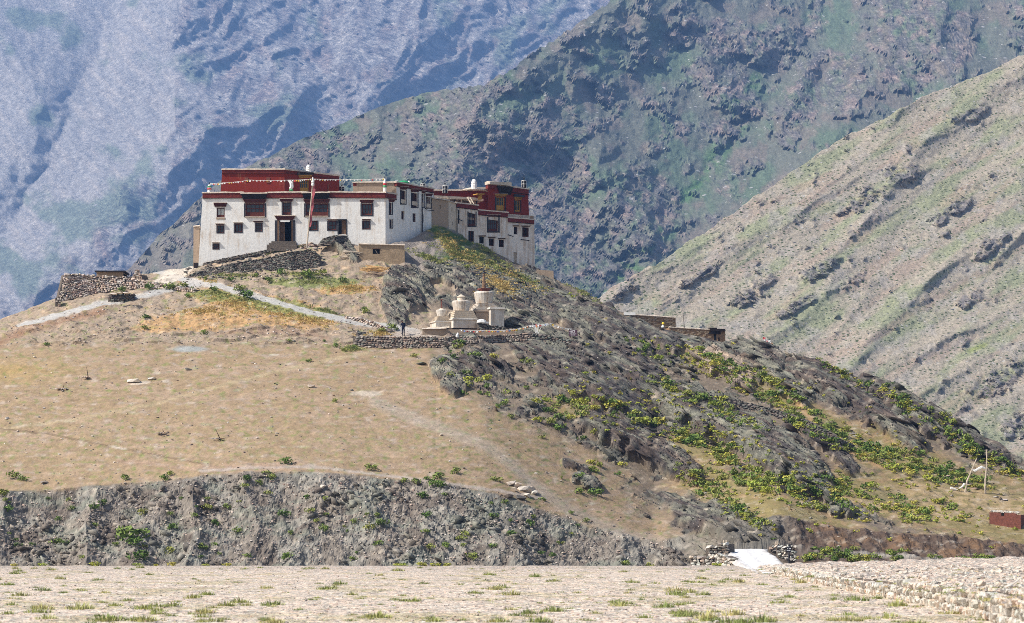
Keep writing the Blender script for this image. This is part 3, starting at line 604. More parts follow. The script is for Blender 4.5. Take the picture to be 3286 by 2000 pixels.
# ---------------------------------------------------------------- building materials
def wash(name, col, stain, amt, stretch=(1.6, 1.6, .16)):
    m, t, b = nodes(name, .95, .1); L = t.links
    g = N(t, 'ShaderNodeNewGeometry'); mp = N(t, 'ShaderNodeMapping'); mp.inputs['Scale'].default_value = stretch; L.new(g.outputs['Position'], mp.inputs['Vector'])
    n = N(t, 'ShaderNodeTexNoise', i={'Scale': 1.3, 'Detail': 8, 'Roughness': .7}); L.new(mp.outputs[0], n.inputs['Vector'])
    n2 = N(t, 'ShaderNodeTexNoise', i={'Scale': .55, 'Detail': 5, 'Roughness': .6}); L.new(g.outputs['Position'], n2.inputs['Vector'])
    ad = N(t, 'ShaderNodeMath', operation='MULTIPLY_ADD', i={1: .6}); L.new(n2.outputs['Fac'], ad.inputs[0]); L.new(n.outputs['Fac'], ad.inputs[2])
    r = ramp(t, [(amt, col), (min(1, amt + .16), tuple(.5 * a + .5 * c for a, c in zip(col, stain))), (min(1, amt + .3), stain)]); L.new(ad.outputs[0], r.inputs['Fac'])
    n3 = N(t, 'ShaderNodeTexNoise', i={'Scale': 3.0, 'Detail': 8, 'Roughness': .75}); L.new(g.outputs['Position'], n3.inputs['Vector'])
    mr = N(t, 'ShaderNodeMapRange', i={'From Min': .3, 'From Max': .7, 'To Min': .86, 'To Max': 1.1}); L.new(n3.outputs['Fac'], mr.inputs['Value'])
    mu = N(t, 'ShaderNodeVectorMath', operation='SCALE'); L.new(r.outputs[0], mu.inputs[0]); L.new(mr.outputs[0], mu.inputs['Scale']); L.new(mu.outputs[0], b.inputs['Base Color'])
    bp = N(t, 'ShaderNodeBump', i={'Strength': .7, 'Distance': .05}); L.new(n3.outputs['Fac'], bp.inputs['Height']); L.new(bp.outputs[0], b.inputs['Normal'])
    return m
M = dict(
    white=wash('whitewash', (.80, .79, .765), (.58, .49, .40), .79), red=wash('red_ochre_wash', (.21, .030, .020), (.30, .10, .06), .9),
    redband=simple('red_brushwood', (.17, .032, .024), .35, 3, bump=.06, bscale=6), dirtywhite=wash('weathered_whitewash', (.76, .71, .65), (.48, .35, .25), .72),
    weathered=wash('flaking_plaster', (.66, .615, .55), (.38, .28, .19), .72), mud=wash('mud_plaster', (.38, .29, .215), (.24, .17, .12), .85), cream=wash('cream_mud', (.62, .53, .42), (.44, .33, .22), .8), adobe=simple('adobe', (.37, .275, .18), .25, 2.5, bump=.05, bscale=5),
    coping=simple('pale_mud_coping', (.58, .49, .40), .3, 3, bump=.08, bscale=4), roofm=simple('mud_roof', (.55, .47, .38), .3, 1.5, bump=.1, bscale=3), wood=simple('dark_red_wood', (.105, .030, .020), .4, 6), dark=simple('soot_dark_wood', (.028, .020, .018), .5, 6),
    blackp=simple('black_paint', (.035, .036, .045), .4, 4), ywood=simple('ochre_yellow_wood', (.42, .23, .05), .4, 6), old=simple('old_brown_wood', (.17, .10, .06), .45, 5), pale=simple('bleached_timber', (.50, .42, .33), .35, 4),
    orange=simple('fresh_cut_willow', (.60, .38, .17), .4, 5), glass=simple('window_glass', (.03, .035, .045), .5, 1, rough=.15, spec=.5), curtain=simple('pale_curtain', (.52, .54, .52), .2, 3),
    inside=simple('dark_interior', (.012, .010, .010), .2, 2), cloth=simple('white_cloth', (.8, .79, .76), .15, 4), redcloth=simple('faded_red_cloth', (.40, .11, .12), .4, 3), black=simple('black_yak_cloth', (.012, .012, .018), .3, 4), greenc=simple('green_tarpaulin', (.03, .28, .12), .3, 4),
    stoneg=simple('grout_rubble', (.14, .115, .095), .4, 5, bump=.1, bscale=6), masonry=simple('brown_rubble_masonry', (.32, .205, .125), .4, 4, bump=.08, bscale=5), brick=simple('brown_brick_red', (.19, .07, .05), .4, 6), navy=simple('navy_clothing', (.014, .018, .042), .3, 8), skin=simple('skin', (.30, .17, .11), .2, 8),
    metal=simple('dark_metal', (.02, .022, .03), .3, 6, rough=.5), signp=simple('sign_paint_white', (.75, .76, .80), .1, 5), signb=simple('sign_board_maroon', (.06, .028, .045), .3, 5), yellow=simple('yellow_cloth', (.75, .52, .05), .2, 4),
    road=simple('white_road_dust', (.60, .585, .57), .2, .8, bump=.03, bscale=6), orangef=simple('orange_cloth', (.7, .25, .08), .2, 4), bluef=simple('blue_cloth', (.12, .2, .5), .2, 4), greenf=simple('green_cloth', (.1, .35, .15), .2, 4), redf=simple('red_cloth', (.55, .06, .06), .2, 4),
)
class PL:
    """vertical plane through two ground points given as (photo px, depth)"""
    def __init__(s, a, b, off=0.0):
        A = Vector(((a[0] - 1643) / F * a[1], a[1], 0)); B = Vector(((b[0] - 1643) / F * b[1], b[1], 0))
        s.t = (B - A).normalized(); s.n = Vector((s.t.y, -s.t.x, 0))
        if s.n.y > 0: s.n = -s.n
        s.A = A + s.n * off
    def p(s, px, py, out=0.0):
        d = Vector(((px - 1643) / F, 1, 0)); k = s.n.dot(s.A) / s.n.dot(d)
        return Vector((d.x * k, k, H + (HOR - py) / F * k)) + s.n * out
    def sz(s, px, py): q = s.p(px, py); return (q - s.A).dot(s.t), q.z
    def at(s, a, z, out=0.0): v = s.A + s.t * a + s.n * out; return Vector((v.x, v.y, z))
    def box(s, mb, x0, y0, x1, y1, d0, d1, r=0.0, y0b=None, y1b=None):
        a0, zt0 = s.sz(x0, y0); a1, zt1 = s.sz(x1, y0 if y0b is None else y0b); _, zb0 = s.sz(x0, y1); _, zb1 = s.sz(x1, y1 if y1b is None else y1b)
        return mb.hexa([s.at(a0, zb0, d1), s.at(a1, zb1, d1), s.at(a1, zb1, d0), s.at(a0, zb0, d0)], [s.at(a0, zt0, d1), s.at(a1, zt1, d1), s.at(a1, zt1, d0), s.at(a0, zt0, d0)], r)
def holed(mb, pl, TL, TR, BL, BR, holes, depth=.35, jit=.03):
    """wall face with real openings; corners and holes in photo px"""
    (al, zl), (ar, zr), (bl, zbl), (br, zbr) = pl.sz(*TL), pl.sz(*TR), pl.sz(*BL), pl.sz(*BR)
    zb = min(zbl, zbr); hs = []
    for x0, y0, x1, y1 in holes:
        a0, z1 = pl.sz(x0, y0); a1, _ = pl.sz(x1, y0); _, z0 = pl.sz(x0, y1); hs.append((min(a0, a1), z0, max(a0, a1), z1))
    lo, hi = min(al, ar), max(al, ar); S = sorted({round(v, 4) for h in hs for v in (h[0], h[2])}); Z = sorted({round(v, 4) for h in hs for v in (h[1], h[3])})
    S = [None] + [s for s in S if lo < s < hi] + [None]; Z = [zb] + Z + [None]
    # fill long gaps so that the surface can undulate a little
    def pos(i, j):
        if Z[j] is None:
            f = 0 if S[i] is None and i == 0 else 1 if S[i] is None else (S[i] - al) / (ar - al); z = zl + (zr - zl) * f
            if S[i] is None: return (al if i == 0 else ar), z
            return S[i], z
        z = Z[j]; zt = zl if i == 0 else zr
        if S[i] is None:
            f = (z - zb) / max(zt - zb, .01); f = min(max(f, 0), 1); return ((bl + (al - bl) * f) if i == 0 else (br + (ar - br) * f)), z
        return S[i], z
    inv = ar < al
    V = {}
    def vid(i, j):
        if (i, j) not in V: a, z = pos(i, j); V[(i, j)] = len(vs); vs.append(pl.at(a, z, 0))
        return V[(i, j)]
    vs = []; fs = []
    for i in range(len(S) - 1):
        for j in range(len(Z) - 1):
            a0, z0 = pos(i, j); a1, z1 = pos(i + 1, j + 1); cx, cz = (a0 + a1) / 2, (z0 + z1) / 2
            m0 = S[i] if S[i] is not None else -1e9; m1 = S[i + 1] if S[i + 1] is not None else 1e9
            if any(h[0] - 1e-3 <= m0 and m1 <= h[2] + 1e-3 and h[1] - 1e-3 <= Z[j] and Z[j + 1] is not None and Z[j + 1] <= h[3] + 1e-3 for h in hs): continue
            fs.append((vid(i, j), vid(i + 1, j), vid(i + 1, j + 1), vid(i, j + 1)))
    mb.add(vs, fs)
    for a0, z0, a1, z1 in hs:
        q = [(a0, z0), (a1, z0), (a1, z1), (a0, z1)]
        mb.add([pl.at(a, z, 0) for a, z in q] + [pl.at(a, z, -depth) for a, z in q], [(0, 4, 5, 1), (1, 5, 6, 2), (2, 6, 7, 3), (3, 7, 4, 0)])
def window(bld, pl, x0, y0, x1, y1, cols=2, rows=2, wood='wood', lintel=None, surround=True, glass='glass', dep=.22, panel=0, slats=False, name='window', lmat='wood', sur='blackp', bars='wood'):
    w = x1 - x0; h = y1 - y0; ft = max(1.2, min(w, h) * .10)
    mb = MB(); d0, d1 = -dep - .06, -dep + .05
    pl.box(mb, x0, y0, x0 + ft, y1, d0, d1); pl.box(mb, x1 - ft, y0, x1, y1, d0, d1); pl.box(mb, x0 + ft, y0, x1 - ft, y0 + ft, d0, d1); pl.box(mb, x0 + ft, y1 - ft, x1 - ft, y1, d0, d1)
    ybot = y1 - ft
    if panel: pl.box(mb, x0 + ft, y1 - panel, x1 - ft, y1 - ft - .02, d0 + .02, d1 - .03); ybot = y1 - panel
    o = mb.build(name, M[wood], bld)
    bm_ = MB(); cw = (w - 2 * ft) / cols; rh = (ybot - y0 - ft) / rows; bt = max(.55, min(cw, rh) * .12)
    for i in range(cols):
        for j in range(rows):
            g = MB(); pl.box(g, x0 + ft + i * cw + bt * .5, y0 + ft + j * rh + bt * .5, x0 + ft + (i + 1) * cw - bt * .5, y0 + ft + (j + 1) * rh - bt * .5, d0 - .02, d0 + .015)
            g.build('pane', M[glass if not (glass == 'curtain' and i == 99) else 'glass'], o)
    for i in range(1, cols): pl.box(bm_, x0 + ft + i * cw - bt * .5, y0 + ft, x0 + ft + i * cw + bt * .5, ybot, d0, d1 - .02)
    if bm_.v: bm_.build('mullion', M[bars], o)
    if rows > 1:
        bm_ = MB()
        for j in range(1, rows): pl.box(bm_, x0 + ft, y0 + ft + j * rh - bt * .5, x1 - ft, y0 + ft + j * rh + bt * .5, d0 + .005, d1 - .03)
        bm_.build('transom', M[bars], o)
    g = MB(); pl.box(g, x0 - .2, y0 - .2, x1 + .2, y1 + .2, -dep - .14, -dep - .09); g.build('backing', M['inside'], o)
    if surround:
        s = MB(); e = max(2.2, w * .13); sw = x0 - e
        pl.box(s, x0 - e, y0, x0 - .1, y1 + e * .9, .0, .035); pl.box(s, x1 + .1, y0, x1 + e, y1 + e * .9, .0, .035); pl.box(s, x0 - .1, y1 + .1, x1 + .1, y1 + e * .9, .0, .035)
        s.build('surround', M[sur], o)
    if lintel:
        lx0, ly0, lx1, ly1 = lintel; k = 3; s = MB()
        for i in range(k):
            f = i / k; ins = (1 - f) * 0.0 + f * (lx1 - lx0) * .09; hh = (ly1 - ly0) / k
            pl.box(s, lx0 + ins, ly0 + i * hh, lx1 - ins, ly0 + (i + 1) * hh - .25, -.02, .2 - .06 * i)
        nn_ = max(4, int((lx1 - lx0) / 3.2))
        for i in range(nn_):
            xx = lx0 + (lx1 - lx0) * (i + .25) / nn_; pl.box(s, xx, ly0 + (ly1 - ly0) * .38, xx + .9, ly0 + (ly1 - ly0) * .62, .1, .24)
        s.build('lintel', M[lmat], o)
        s = MB(); pl.box(s, lx0 - 1, ly0 - 1.3, lx1 + 1, ly0 - .1, -.02, .26); s.build('slate_cap', M['coping'], o)
    return o
def wavy(bld, name, pts, wd0, wd1, th, mat, pl, seg=1.0, amp=.05):
    """uneven coping strip along photo-px polyline pts on plane pl (pts give its lower edge), th metres thick"""
    vs = []; fs = []; k = 0
    for (xa, ya), (xb, yb) in zip(pts[:-1], pts[1:]):
        n = max(2, int(abs(xb - xa) / 26 / seg * 2))
        for i in range(n + (1 if (xb, yb) == pts[-1] else 0)):
            f = i / n; a, z = pl.sz(xa + (xb - xa) * f, ya + (yb - ya) * f); j1 = amp * (random.random() - .3); j2 = amp * (random.random() - .5)
            vs += [pl.at(a, z + j2 * .3, wd1 + j1), pl.at(a, z + th * (.75 + .5 * random.random()) + j2, wd1 - .03 + j1), pl.at(a, z + th + j1 + .04, (wd0 + wd1) / 2), pl.at(a, z + th * .9, wd0), pl.at(a, z, wd0)]
            if k: b = (k - 1) * 5; fs += [(b + q, b + (q + 1) % 5, b + 5 + (q + 1) % 5, b + 5 + q) for q in range(5)]
            k += 1
    fs += [(0, 1, 2, 3, 4), tuple((k - 1) * 5 + q for q in (4, 3, 2, 1, 0))]
    m = MB(); m.add(vs, fs); return m.build(name, mat, bld)
def parapet(bld, pl, x0, y0, x1, y1, h, back=.6, mat='redband', ends=True, twigs=True):
    """red brushwood band with a mud coping; y0/y1 = top of the red at both ends"""
    m = MB(); pl.box(m, x0, y0, x1, y0 + h, -back, .05, y0b=y1, y1b=y1 + h); o = m.build('parapet', M[mat], bld)
    wavy(bld, 'coping', [(x0 - 2, y0 + .4), (x1 + 2, y1 + .4)], -back - .05, .14, .16, M['coping'], pl)
    if twigs:
        m = MB(); n = int(abs(x1 - x0) / 2.6)
        pl.box(m, x0, y0 + h + .1, x1, y0 + h + 1.6, -.05, .05, y0b=y1 + h + .1, y1b=y1 + h + 1.6)
        for i in range(n):
            f = (i + .3) / n; x = x0 + (x1 - x0) * f; y = y0 + (y1 - y0) * f + h; pl.box(m, x, y + .3, x + 1.1, y + 1.9, -.02, .16)
        m.build('beam_ends', M['dark'], bld)
    return o
def poly_slab(mb, pts, z0, z1):
    n = len(pts); mb.add([Vector((p[0], p[1], z0)) for p in pts] + [Vector((p[0], p[1], z1)) for p in pts], [tuple(range(n - 1, -1, -1)), tuple(range(n, 2 * n))] + [(i, (i + 1) % n, n + (i + 1) % n, n + i) for i in range(n)])
    return mb
def xy(px, D): return ((px - 1643) / F * D, D)

# ================================================================ main monastery building
G = P(930, 800, 306)
B1 = thing('monastery', 'long white monastery building with a red penthouse on its flat roof', 'monastery', G)
pf = PL((638, 305), (1237, 305)); ps = PL((1237, 305.0), (1391, 312.7))
win_f = [(695, 666, 721, 697), (787, 652, 849, 695), (907, 649, 932, 689), (896, 707, 936, 775), (980, 652, 1053, 693), (1161, 653, 1194, 690), (697, 723, 717, 747), (753, 719, 776, 745), (820, 714, 840, 742),
         (992, 708, 1018, 738), (1053, 709, 1079, 738), (1086, 706, 1110, 752), (1164, 708, 1186, 734), (684, 782, 702, 799)]
m = MB(); holed(m, pf, (650, 633), (1237, 633), (635, 880), (1237, 880), win_f, .32)
m.build('front_wall', M['white'], B1)
m = MB(); holed(m, ps, (1237, 633), (1272, 638), (1237, 880), (1272, 880), [(1250, 650, 1258, 688), (1252, 704, 1259, 732)], .3); m.build('side_wall', M['white'], B1)
win_s = [(1286, 610, 1302, 655), (1321, 618, 1340, 666), (1355, 622, 1360, 666), (1368, 631, 1382, 668), (1288, 677, 1298, 704), (1324, 684, 1335, 712), (1355, 688, 1360, 714)]
m = MB(); holed(m, ps, (1272, 596), (1391, 620), (1272, 880), (1391, 880), win_s, .3); m.build('side_wall', M['white'], B1)
# rear, left flank and roof
zt = pf.sz(700, 622)[1]; zu = ps.sz(1300, 600)[1]
m = MB(); a = xy(651, 305.02); b = xy(651, 322); c = xy(1240, 324); d_ = xy(1391, 321); e_ = xy(1391, 312.7); g_ = xy(1237, 305.02)
poly_slab(m, [a, g_, xy(1272, 306.9), e_, d_, c, b], zt - .8, zt - .3); m.build('roof', M['roofm'], B1)
m = MB(); m.hexa([Vector((*xy(636, 305.05), 28)), Vector((*xy(640, 305.05), 28)), Vector((*xy(656, 321), 28)), Vector((*xy(652, 321), 28))], [Vector((*xy(650, 305.05), zt)), Vector((*xy(655, 305.05), zt)), Vector((*xy(664, 321), zt)), Vector((*xy(660, 321), zt))]); m.build('flank_wall', M['white'], B1)
m = MB(); m.hexa([Vector((*xy(1388, 312.9), 28)), Vector((*xy(1391.5, 312.75), 28)), Vector((*xy(1392, 321), 28)), Vector((*xy(1388, 321), 28))], [Vector((*xy(1388, 312.9), zu)), Vector((*xy(1391.5, 312.75), zu)), Vector((*xy(1392, 321), zu)), Vector((*xy(1388, 321), zu))])
poly_slab(m, [xy(660, 321), xy(1391, 321), xy(1391, 321.5), xy(660, 321.5)], 28, zt); m.build('rear_wall', M['white'], B1)
parapet(B1, pf, 650, 620.5, 780, 619.5, 15.5); parapet(B1, pf, 853, 620, 975, 618, 16); parapet(B1, pf, 1055, 618, 1237, 619.5, 16); parapet(B1, ps, 1237.3, 619.5, 1271.5, 625.5, 15)
# the two bay windows with their black eaves
for (x0, x1, wx0, wx1, yt) in ((775, 856, 787, 849, 621), (971, 1058, 980, 1053, 619)):
    m = MB()
    for k in range(6): pl_y = yt + 3 + k * 3.0; pf.box(m, x0 + k * 1.1, pl_y, x1 - k * 1.1, pl_y + 2.8, -.02, .42 - .05 * k)
    for k in range(26): xx = x0 + 1 + (x1 - x0 - 3) * k / 25; pf.box(m, xx, yt + 12, xx + 1.3, yt + 14.5, .1, .36)
    o = m.build('eave', M['dark'], B1)
    wavy(B1, 'coping', [(x0 - 3, yt + 3), (x1 + 3, yt + 2)], -.6, .5, .17, M['coping'], pf)
    m = MB()
    for k in range(3): pf.box(m, wx0 - 6 + k * 2, 640 + k * 4.0, wx1 + 6 - k * 2, 643.6 + k * 4.0, -.02, .2 - .05 * k)
    m.build('lintel', M['wood'], B1)
    m = MB(); pf.box(m, wx0 - 4, 653, wx0 - .2, 697, 0, .04); m.build('surround', M['blackp'], B1); m = MB(); pf.box(m, wx1 + .2, 653, wx1 + 4.5, 697, 0, .04); m.build('surround', M['blackp'], B1)
window(B1, pf, 787, 652, 849, 695, 4, 2, panel=14, surround=False, name='bay_window'); window(B1, pf, 980, 652, 1053, 693, 5, 2, panel=13, surround=False, name='bay_window')
m = MB(); pf.box(m, 786, 695.5, 850, 697.5, 0, .22); m.build('sill', M['coping'], B1); m = MB(); pf.box(m, 979, 693.5, 1054, 695.5, 0, .22); m.build('sill', M['coping'], B1)
window(B1, pf, 695, 666, 721, 697, 2, 1, lintel=(686, 652, 728, 664), glass='curtain', surround=False, panel=7)
m = MB(); pf.box(m, 694, 698, 722, 704, 0, .05); m.build('stain_panel', M['mud'], B1)
window(B1, pf, 907, 649, 932, 689, 3, 3, lintel=(898, 639, 940, 648), panel=8); window(B1, pf, 1161, 653, 1194, 690, 3, 2, lintel=(1155, 642, 1199, 652), panel=5)
window(B1, pf, 697, 723, 717, 747, 2, 2, lintel=(692, 719, 720, 722)); window(B1, pf, 753, 719, 776, 745, 2, 1, lintel=(750, 715.5, 779, 718.5)); window(B1, pf, 820, 714, 840, 742, 3, 3, lintel=(813, 710.5, 844, 713.5))
window(B1, pf, 992, 708, 1018, 738, 2, 2); window(B1, pf, 1053, 709, 1079, 738, 2, 2, lintel=(1050, 705, 1082, 708.5)); window(B1, pf, 1164, 708, 1186, 734, 2, 1, lintel=(1162, 704.5, 1189, 707.5)); window(B1, pf, 684, 782, 702, 799, 2, 2, lintel=(682, 779.5, 704, 781.5))
# doors
m = MB(); pf.box(m, 897, 708, 913, 775, -.7, -.62); dr = m.build('door', M['old'], B1)
for k in range(4): m = MB(); pf.box(m, 897.5 + k * 3.9, 709, 900.8 + k * 3.9, 774, -.61, -.575); m.build('plank', M['old'], dr)
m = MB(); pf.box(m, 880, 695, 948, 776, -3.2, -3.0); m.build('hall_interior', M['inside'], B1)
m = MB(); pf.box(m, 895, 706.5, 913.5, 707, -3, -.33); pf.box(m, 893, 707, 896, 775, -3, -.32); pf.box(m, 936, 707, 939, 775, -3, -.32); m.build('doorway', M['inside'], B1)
m = MB()
for k in range(3): pf.box(m, 884 + k * 2.5, 695 + k * 3.9, 946 - k * 2.5, 698.6 + k * 3.9, -.02, .26 - .06 * k)
m.build('door_lintel', M['wood'], B1)
m = MB(); pf.box(m, 881, 691.5, 948, 694.6, -.02, .32); m.build('slate_cap', M['coping'], B1)
m = MB(); pf.box(m, 882, 707.5, 890, 776, 0, .06); m.build('surround', M['blackp'], B1); m = MB(); pf.box(m, 939, 707.5, 947, 776, 0, .06); m.build('surround', M['blackp'], B1)
m = MB(); pf.box(m, 890.5, 707.5, 896, 776, -.02, .09); pf.box(m, 936, 707.5, 938.8, 776, -.02, .09); m.build('door_frame', M['old'], B1)
m = MB(); pf.box(m, 900, 706, 930, 713, .1, .13); m.build('door_valance', M['cloth'], B1)
m = MB(); pf.box(m, 1087, 707, 1109, 752, -.25, -.2); o = m.build('door', M['old'], B1)
m = MB(); pf.box(m, 1087, 707, 1096, 752, -.2, -.16); m.build('door_leaf', M['inside'], o)
m = MB(); pf.box(m, 1083, 704, 1113, 706, 0, .2); pf.box(m, 1083, 706, 1086, 753, 0, .05); pf.box(m, 1110, 706, 1113, 753, 0, .05); m.build('door_frame', M['blackp'], B1)
m = MB()
for k in range(3): pf.box(m, 872 - k * 6, 776 + k * 7, 950 + k * 3, 796 + k * 7, -.3, .5 + .55 * k)
m.build('doorstep', M['stoneg'], B1)
# side windows of the wing
for q, (x0, y0, x1, y1) in enumerate([(1250, 650, 1258, 688)]): window(B1, ps, x0, y0, x1, y1, 1, 3, lintel=(1247, 640, 1265, 649))
window(B1, ps, 1252, 704, 1259, 732, 1, 2)
for (x0, y0, x1, y1), c, r_, li in zip(win_s, (3, 4, 1, 3, 2, 2, 1), (4, 4, 4, 3, 2, 2, 3), ((1283, 601, 1306, 609), (1318, 608, 1344, 617), (1353, 614, 1363, 621), (1365, 622, 1386, 630), None, None, None)):
    window(B1, ps, x0, y0, x1, y1, c, r_, lintel=li, glass='curtain' if x0 == 1368 else 'glass', surround=li is not None)
parapet(B1, ps, 1272, 586, 1391, 608, 11)
pu = PL((1133, 306.9), (1272, 306.9)); m = MB(); pu.box(m, 1133, 588, 1271.8, 632, -.4, -.02); m.build('mud_wall', M['mud'], B1)
wavy(B1, 'coping', [(1131, 588), (1200, 586.5), (1273, 587)], -.5, .12, .14, M['coping'], pu)
m = MB(); pu.box(m, 1133, 588, 1144, 597, -.45, .0); m.build('corner_patch', M['redband'], B1)
m = MB(); poly_slab(m, [xy(1133, 307), xy(1272, 307), xy(1391, 313), xy(1391, 321), xy(1133, 321)], zu - .3, zu + .1); m.build('roof', M['roofm'], B1)
m = MB(); poly_slab(m, [xy(1133, 307.1), xy(1136, 307.1), xy(1136, 321), xy(1133, 321)], zt - .6, zu); m.build('mud_wall', M['mud'], B1)
# gutters and poles fixed to the wing
m = MB(); m.tube([ps.p(1352, 669, .15), ps.p(1352, 745, .15)], .07); m.build('drain_pipe', M['dark'], B1)
m = MB(); m.tube([ps.p(1361, 667, .1), ps.p(1363, 675, .3), ps.p(1374, 678, .9)], .05, 5); m.build('roof_spout', M['dark'], B1)
# red penthouse (the assembly hall)
pr = PL((711, 308.5), (913, 308.5)); pr2 = PL((913, 308.5), (1088, 314.1))
ZB = zt - .5
m = MB(); holed(m, pr, (713, 548), (913, 548), (706, 640), (913, 640), []); m.build('penthouse_wall', M['red'], B1)
m = MB(); holed(m, pr2, (913, 548), (1088, 568), (913, 640), (1090, 640), [(962, 572, 993, 616)], .35); m.build('penthouse_wall', M['red'], B1)
m = MB(); zz = pr.sz(800, 546)[1]; poly_slab(m, [xy(713, 308.6), xy(913, 308.6), xy(1088, 314.2), xy(1088, 320), xy(716, 320)], zz - .3, zz + .05); m.build('penthouse_roof', M['roofm'], B1)
m = MB(); m.hexa([Vector((*xy(707, 308.55), ZB)), Vector((*xy(709, 308.55), ZB)), Vector((*xy(713, 320), ZB)), Vector((*xy(711, 320), ZB))], [Vector((*xy(713, 308.55), zz)), Vector((*xy(715, 308.55), zz)), Vector((*xy(718, 320), zz)), Vector((*xy(716, 320), zz))])
m.hexa([Vector((*xy(1088, 314.1), ZB)), Vector((*xy(1090, 314.1), ZB)), Vector((*xy(1091, 320), ZB)), Vector((*xy(1089, 320), ZB))], [Vector((*xy(1086.5, 314.1), zz)), Vector((*xy(1088, 314.1), zz)), Vector((*xy(1089, 320), zz)), Vector((*xy(1087, 320), zz))])
poly_slab(m, [xy(712, 320), xy(1089, 320), xy(1089, 320.3), xy(712, 320.3)], ZB, zz); m.build('penthouse_wall', M['red'], B1)
parapet(B1, pr, 712.5, 545.5, 913, 545, 10, twigs=False); parapet(B1, pr2, 913.3, 545, 1088, 566.5, 10, twigs=False)
m = MB(); pr.box(m, 712, 555.6, 913, 557, 0, .16); pr2.box(m, 913.3, 555.2, 1088, 556.6, 0, .16, y0b=576.6, y1b=578); m.build('string_course', M['wood'], B1)
window(B1, pr2, 962, 572, 993, 616, 4, 2, wood='ywood', bars='ywood', panel=14, surround=False, lmat='ywood', lintel=(957, 563, 998, 571))
m = MB(); pr2.box(m, 953, 555, 1000, 562, -.01, .55); m.build('eave', M['dark'], B1)
m = MB(); pr2.box(m, 1051, 590, 1056, 615, .01, .05); m.build('drain_stain', M['brick'], B1)
m = MB(); pr.box(m, 785, 570, 797, 583, -.02, .06); pr.box(m, 855, 570, 867, 588, -.02, .06); m.build('blocked_window', M['brick'], B1)

# ================================================================ mud tower between the wings
B2 = thing('mud_tower', 'bare mud plastered tower wedged between the two white monastery wings', 'tower', P(1425, 745, 315))
t1 = PL((1386, 312.3), (1439, 314.6)); t2 = PL((1439, 314.6), (1470, 317.8))
m = MB(); holed(m, t1, (1386, 638), (1439, 646), (1388, 880), (1440, 880), [(1408, 658, 1415, 669)], .2); m.build('left_wall', M['mud'], B2)
m = MB(); holed(m, t2, (1439, 646), (1470, 657), (1441, 880), (1473, 880), [(1449, 666, 1451.5, 679), (1451, 711, 1453, 723)], .2); m.build('right_wall', M['cream'], B2)
for (pl_, r) in ((t1, (1408, 658, 1415, 669)), (t2, (1449, 666, 1451.5, 679)), (t2, (1451, 711, 1453, 723))): m = MB(); pl_.box(m, r[0], r[1], r[2], r[3], -.2, -.15); m.build('small_window', M['blackp'] if r[0] > 1410 else M['pale'], B2)
wavy(B2, 'coping', [(1384, 637), (1410, 640), (1440, 646)], -.6, .2, .14, M['coping'], t1); wavy(B2, 'coping', [(1439, 646), (1471, 657)], -.6, .15, .14, M['coping'], t2)
m = MB(); zz = t1.sz(1410, 645)[1]; poly_slab(m, [xy(1386, 312.5), xy(1439, 314.8), xy(1470, 318), xy(1475, 323), xy(1390, 323)], zz - .5, zz - .1); m.build('roof', M['roofm'], B2)

# ================================================================ right wing
B3 = thing('monastery', 'white monastery wing stepping down the slope with a red top storey', 'monastery', P(1600, 820, 320))
pw = PL((1468, 317.2), (1717, 323.6))
win_r = [(1503, 679, 1526, 726), (1503, 741, 1522, 776), (1567, 697, 1599, 743), (1538, 759, 1554, 781), (1569, 765, 1586, 789), (1601, 769, 1618, 793), (1649, 728, 1661, 752), (1676, 729, 1698, 760), (1648, 810, 1659, 846), (1469.5, 673, 1475, 718)]
m = MB(); holed(m, pw, (1468, 664), (1714, 711), (1470, 900), (1719, 930), win_r, .3); m.build('front_wall', M['dirtywhite'], B3)
zr_ = pw.sz(1700, 712)[1]; zm = pw.sz(1500, 670)[1]
m = MB(); m.hexa([Vector((*xy(1717, 323.6), 24)), Vector((*xy(1719, 323.6), 24)), Vector((*xy(1716, 333), 24)), Vector((*xy(1714, 333), 24))], [Vector((*xy(1712, 323.6), zr_)), Vector((*xy(1714, 323.6), zr_)), Vector((*xy(1712, 333), zr_)), Vector((*xy(1710, 333), zr_))])
poly_slab(m, [xy(1470, 332.5), xy(1714, 333), xy(1714, 333.4), xy(1470, 333)], 24, zr_); m.build('rear_wall', M['white'], B3)
m = MB(); poly_slab(m, [xy(1469, 317.5), xy(1713, 323.9), xy(1712, 333), xy(1470, 332.5)], zr_ - .3, zr_ - .05); m.build('roof', M['roofm'], B3)
parapet(B3, pw, 1465, 652, 1534, 661, 13); parapet(B3, pw, 1534.5, 675, 1629, 683.5, 14); parapet(B3, pw, 1629.5, 699.5, 1714, 706.5, 12)
m = MB(); pw.box(m, 1469, 664, 1534, 671, -.5, -.01, y0b=673, y1b=690); pw.box(m, 1534.2, 688, 1629, 700, -.5, -.012, y0b=697, y1b=712); m.build('wall_fill', M['dirtywhite'], B3)
window(B3, pw, 1503, 679, 1526, 726, 4, 4, panel=8, sur='blackp'); window(B3, pw, 1503, 741, 1522, 776, 2, 3, name='door', surround=False, glass='inside')
window(B3, pw, 1567, 697, 1599, 743, 4, 2, panel=9, glass='glass', lintel=(1563, 691, 1603, 696), lmat='wood'); m = MB(); pw.box(m, 1537.5, 759, 1554, 781, -.25, -.2); m.build('door', M['inside'], B3)
m = MB(); pw.box(m, 1535, 756, 1558, 759, 0, .15); m.build('door_lintel', M['old'], B3)
for r in win_r[4:8]: window(B3, pw, *r, 2 if r[0] < 1670 else 4, 2, lintel=(r[0] - 3, r[1] - 4, r[2] + 3, r[1] - .6), surround=False, glass='inside', lmat='old')
m = MB(); pw.box(m, 1648, 810, 1659, 846, -.24, -.2); o = m.build('door', M['old'], B3)
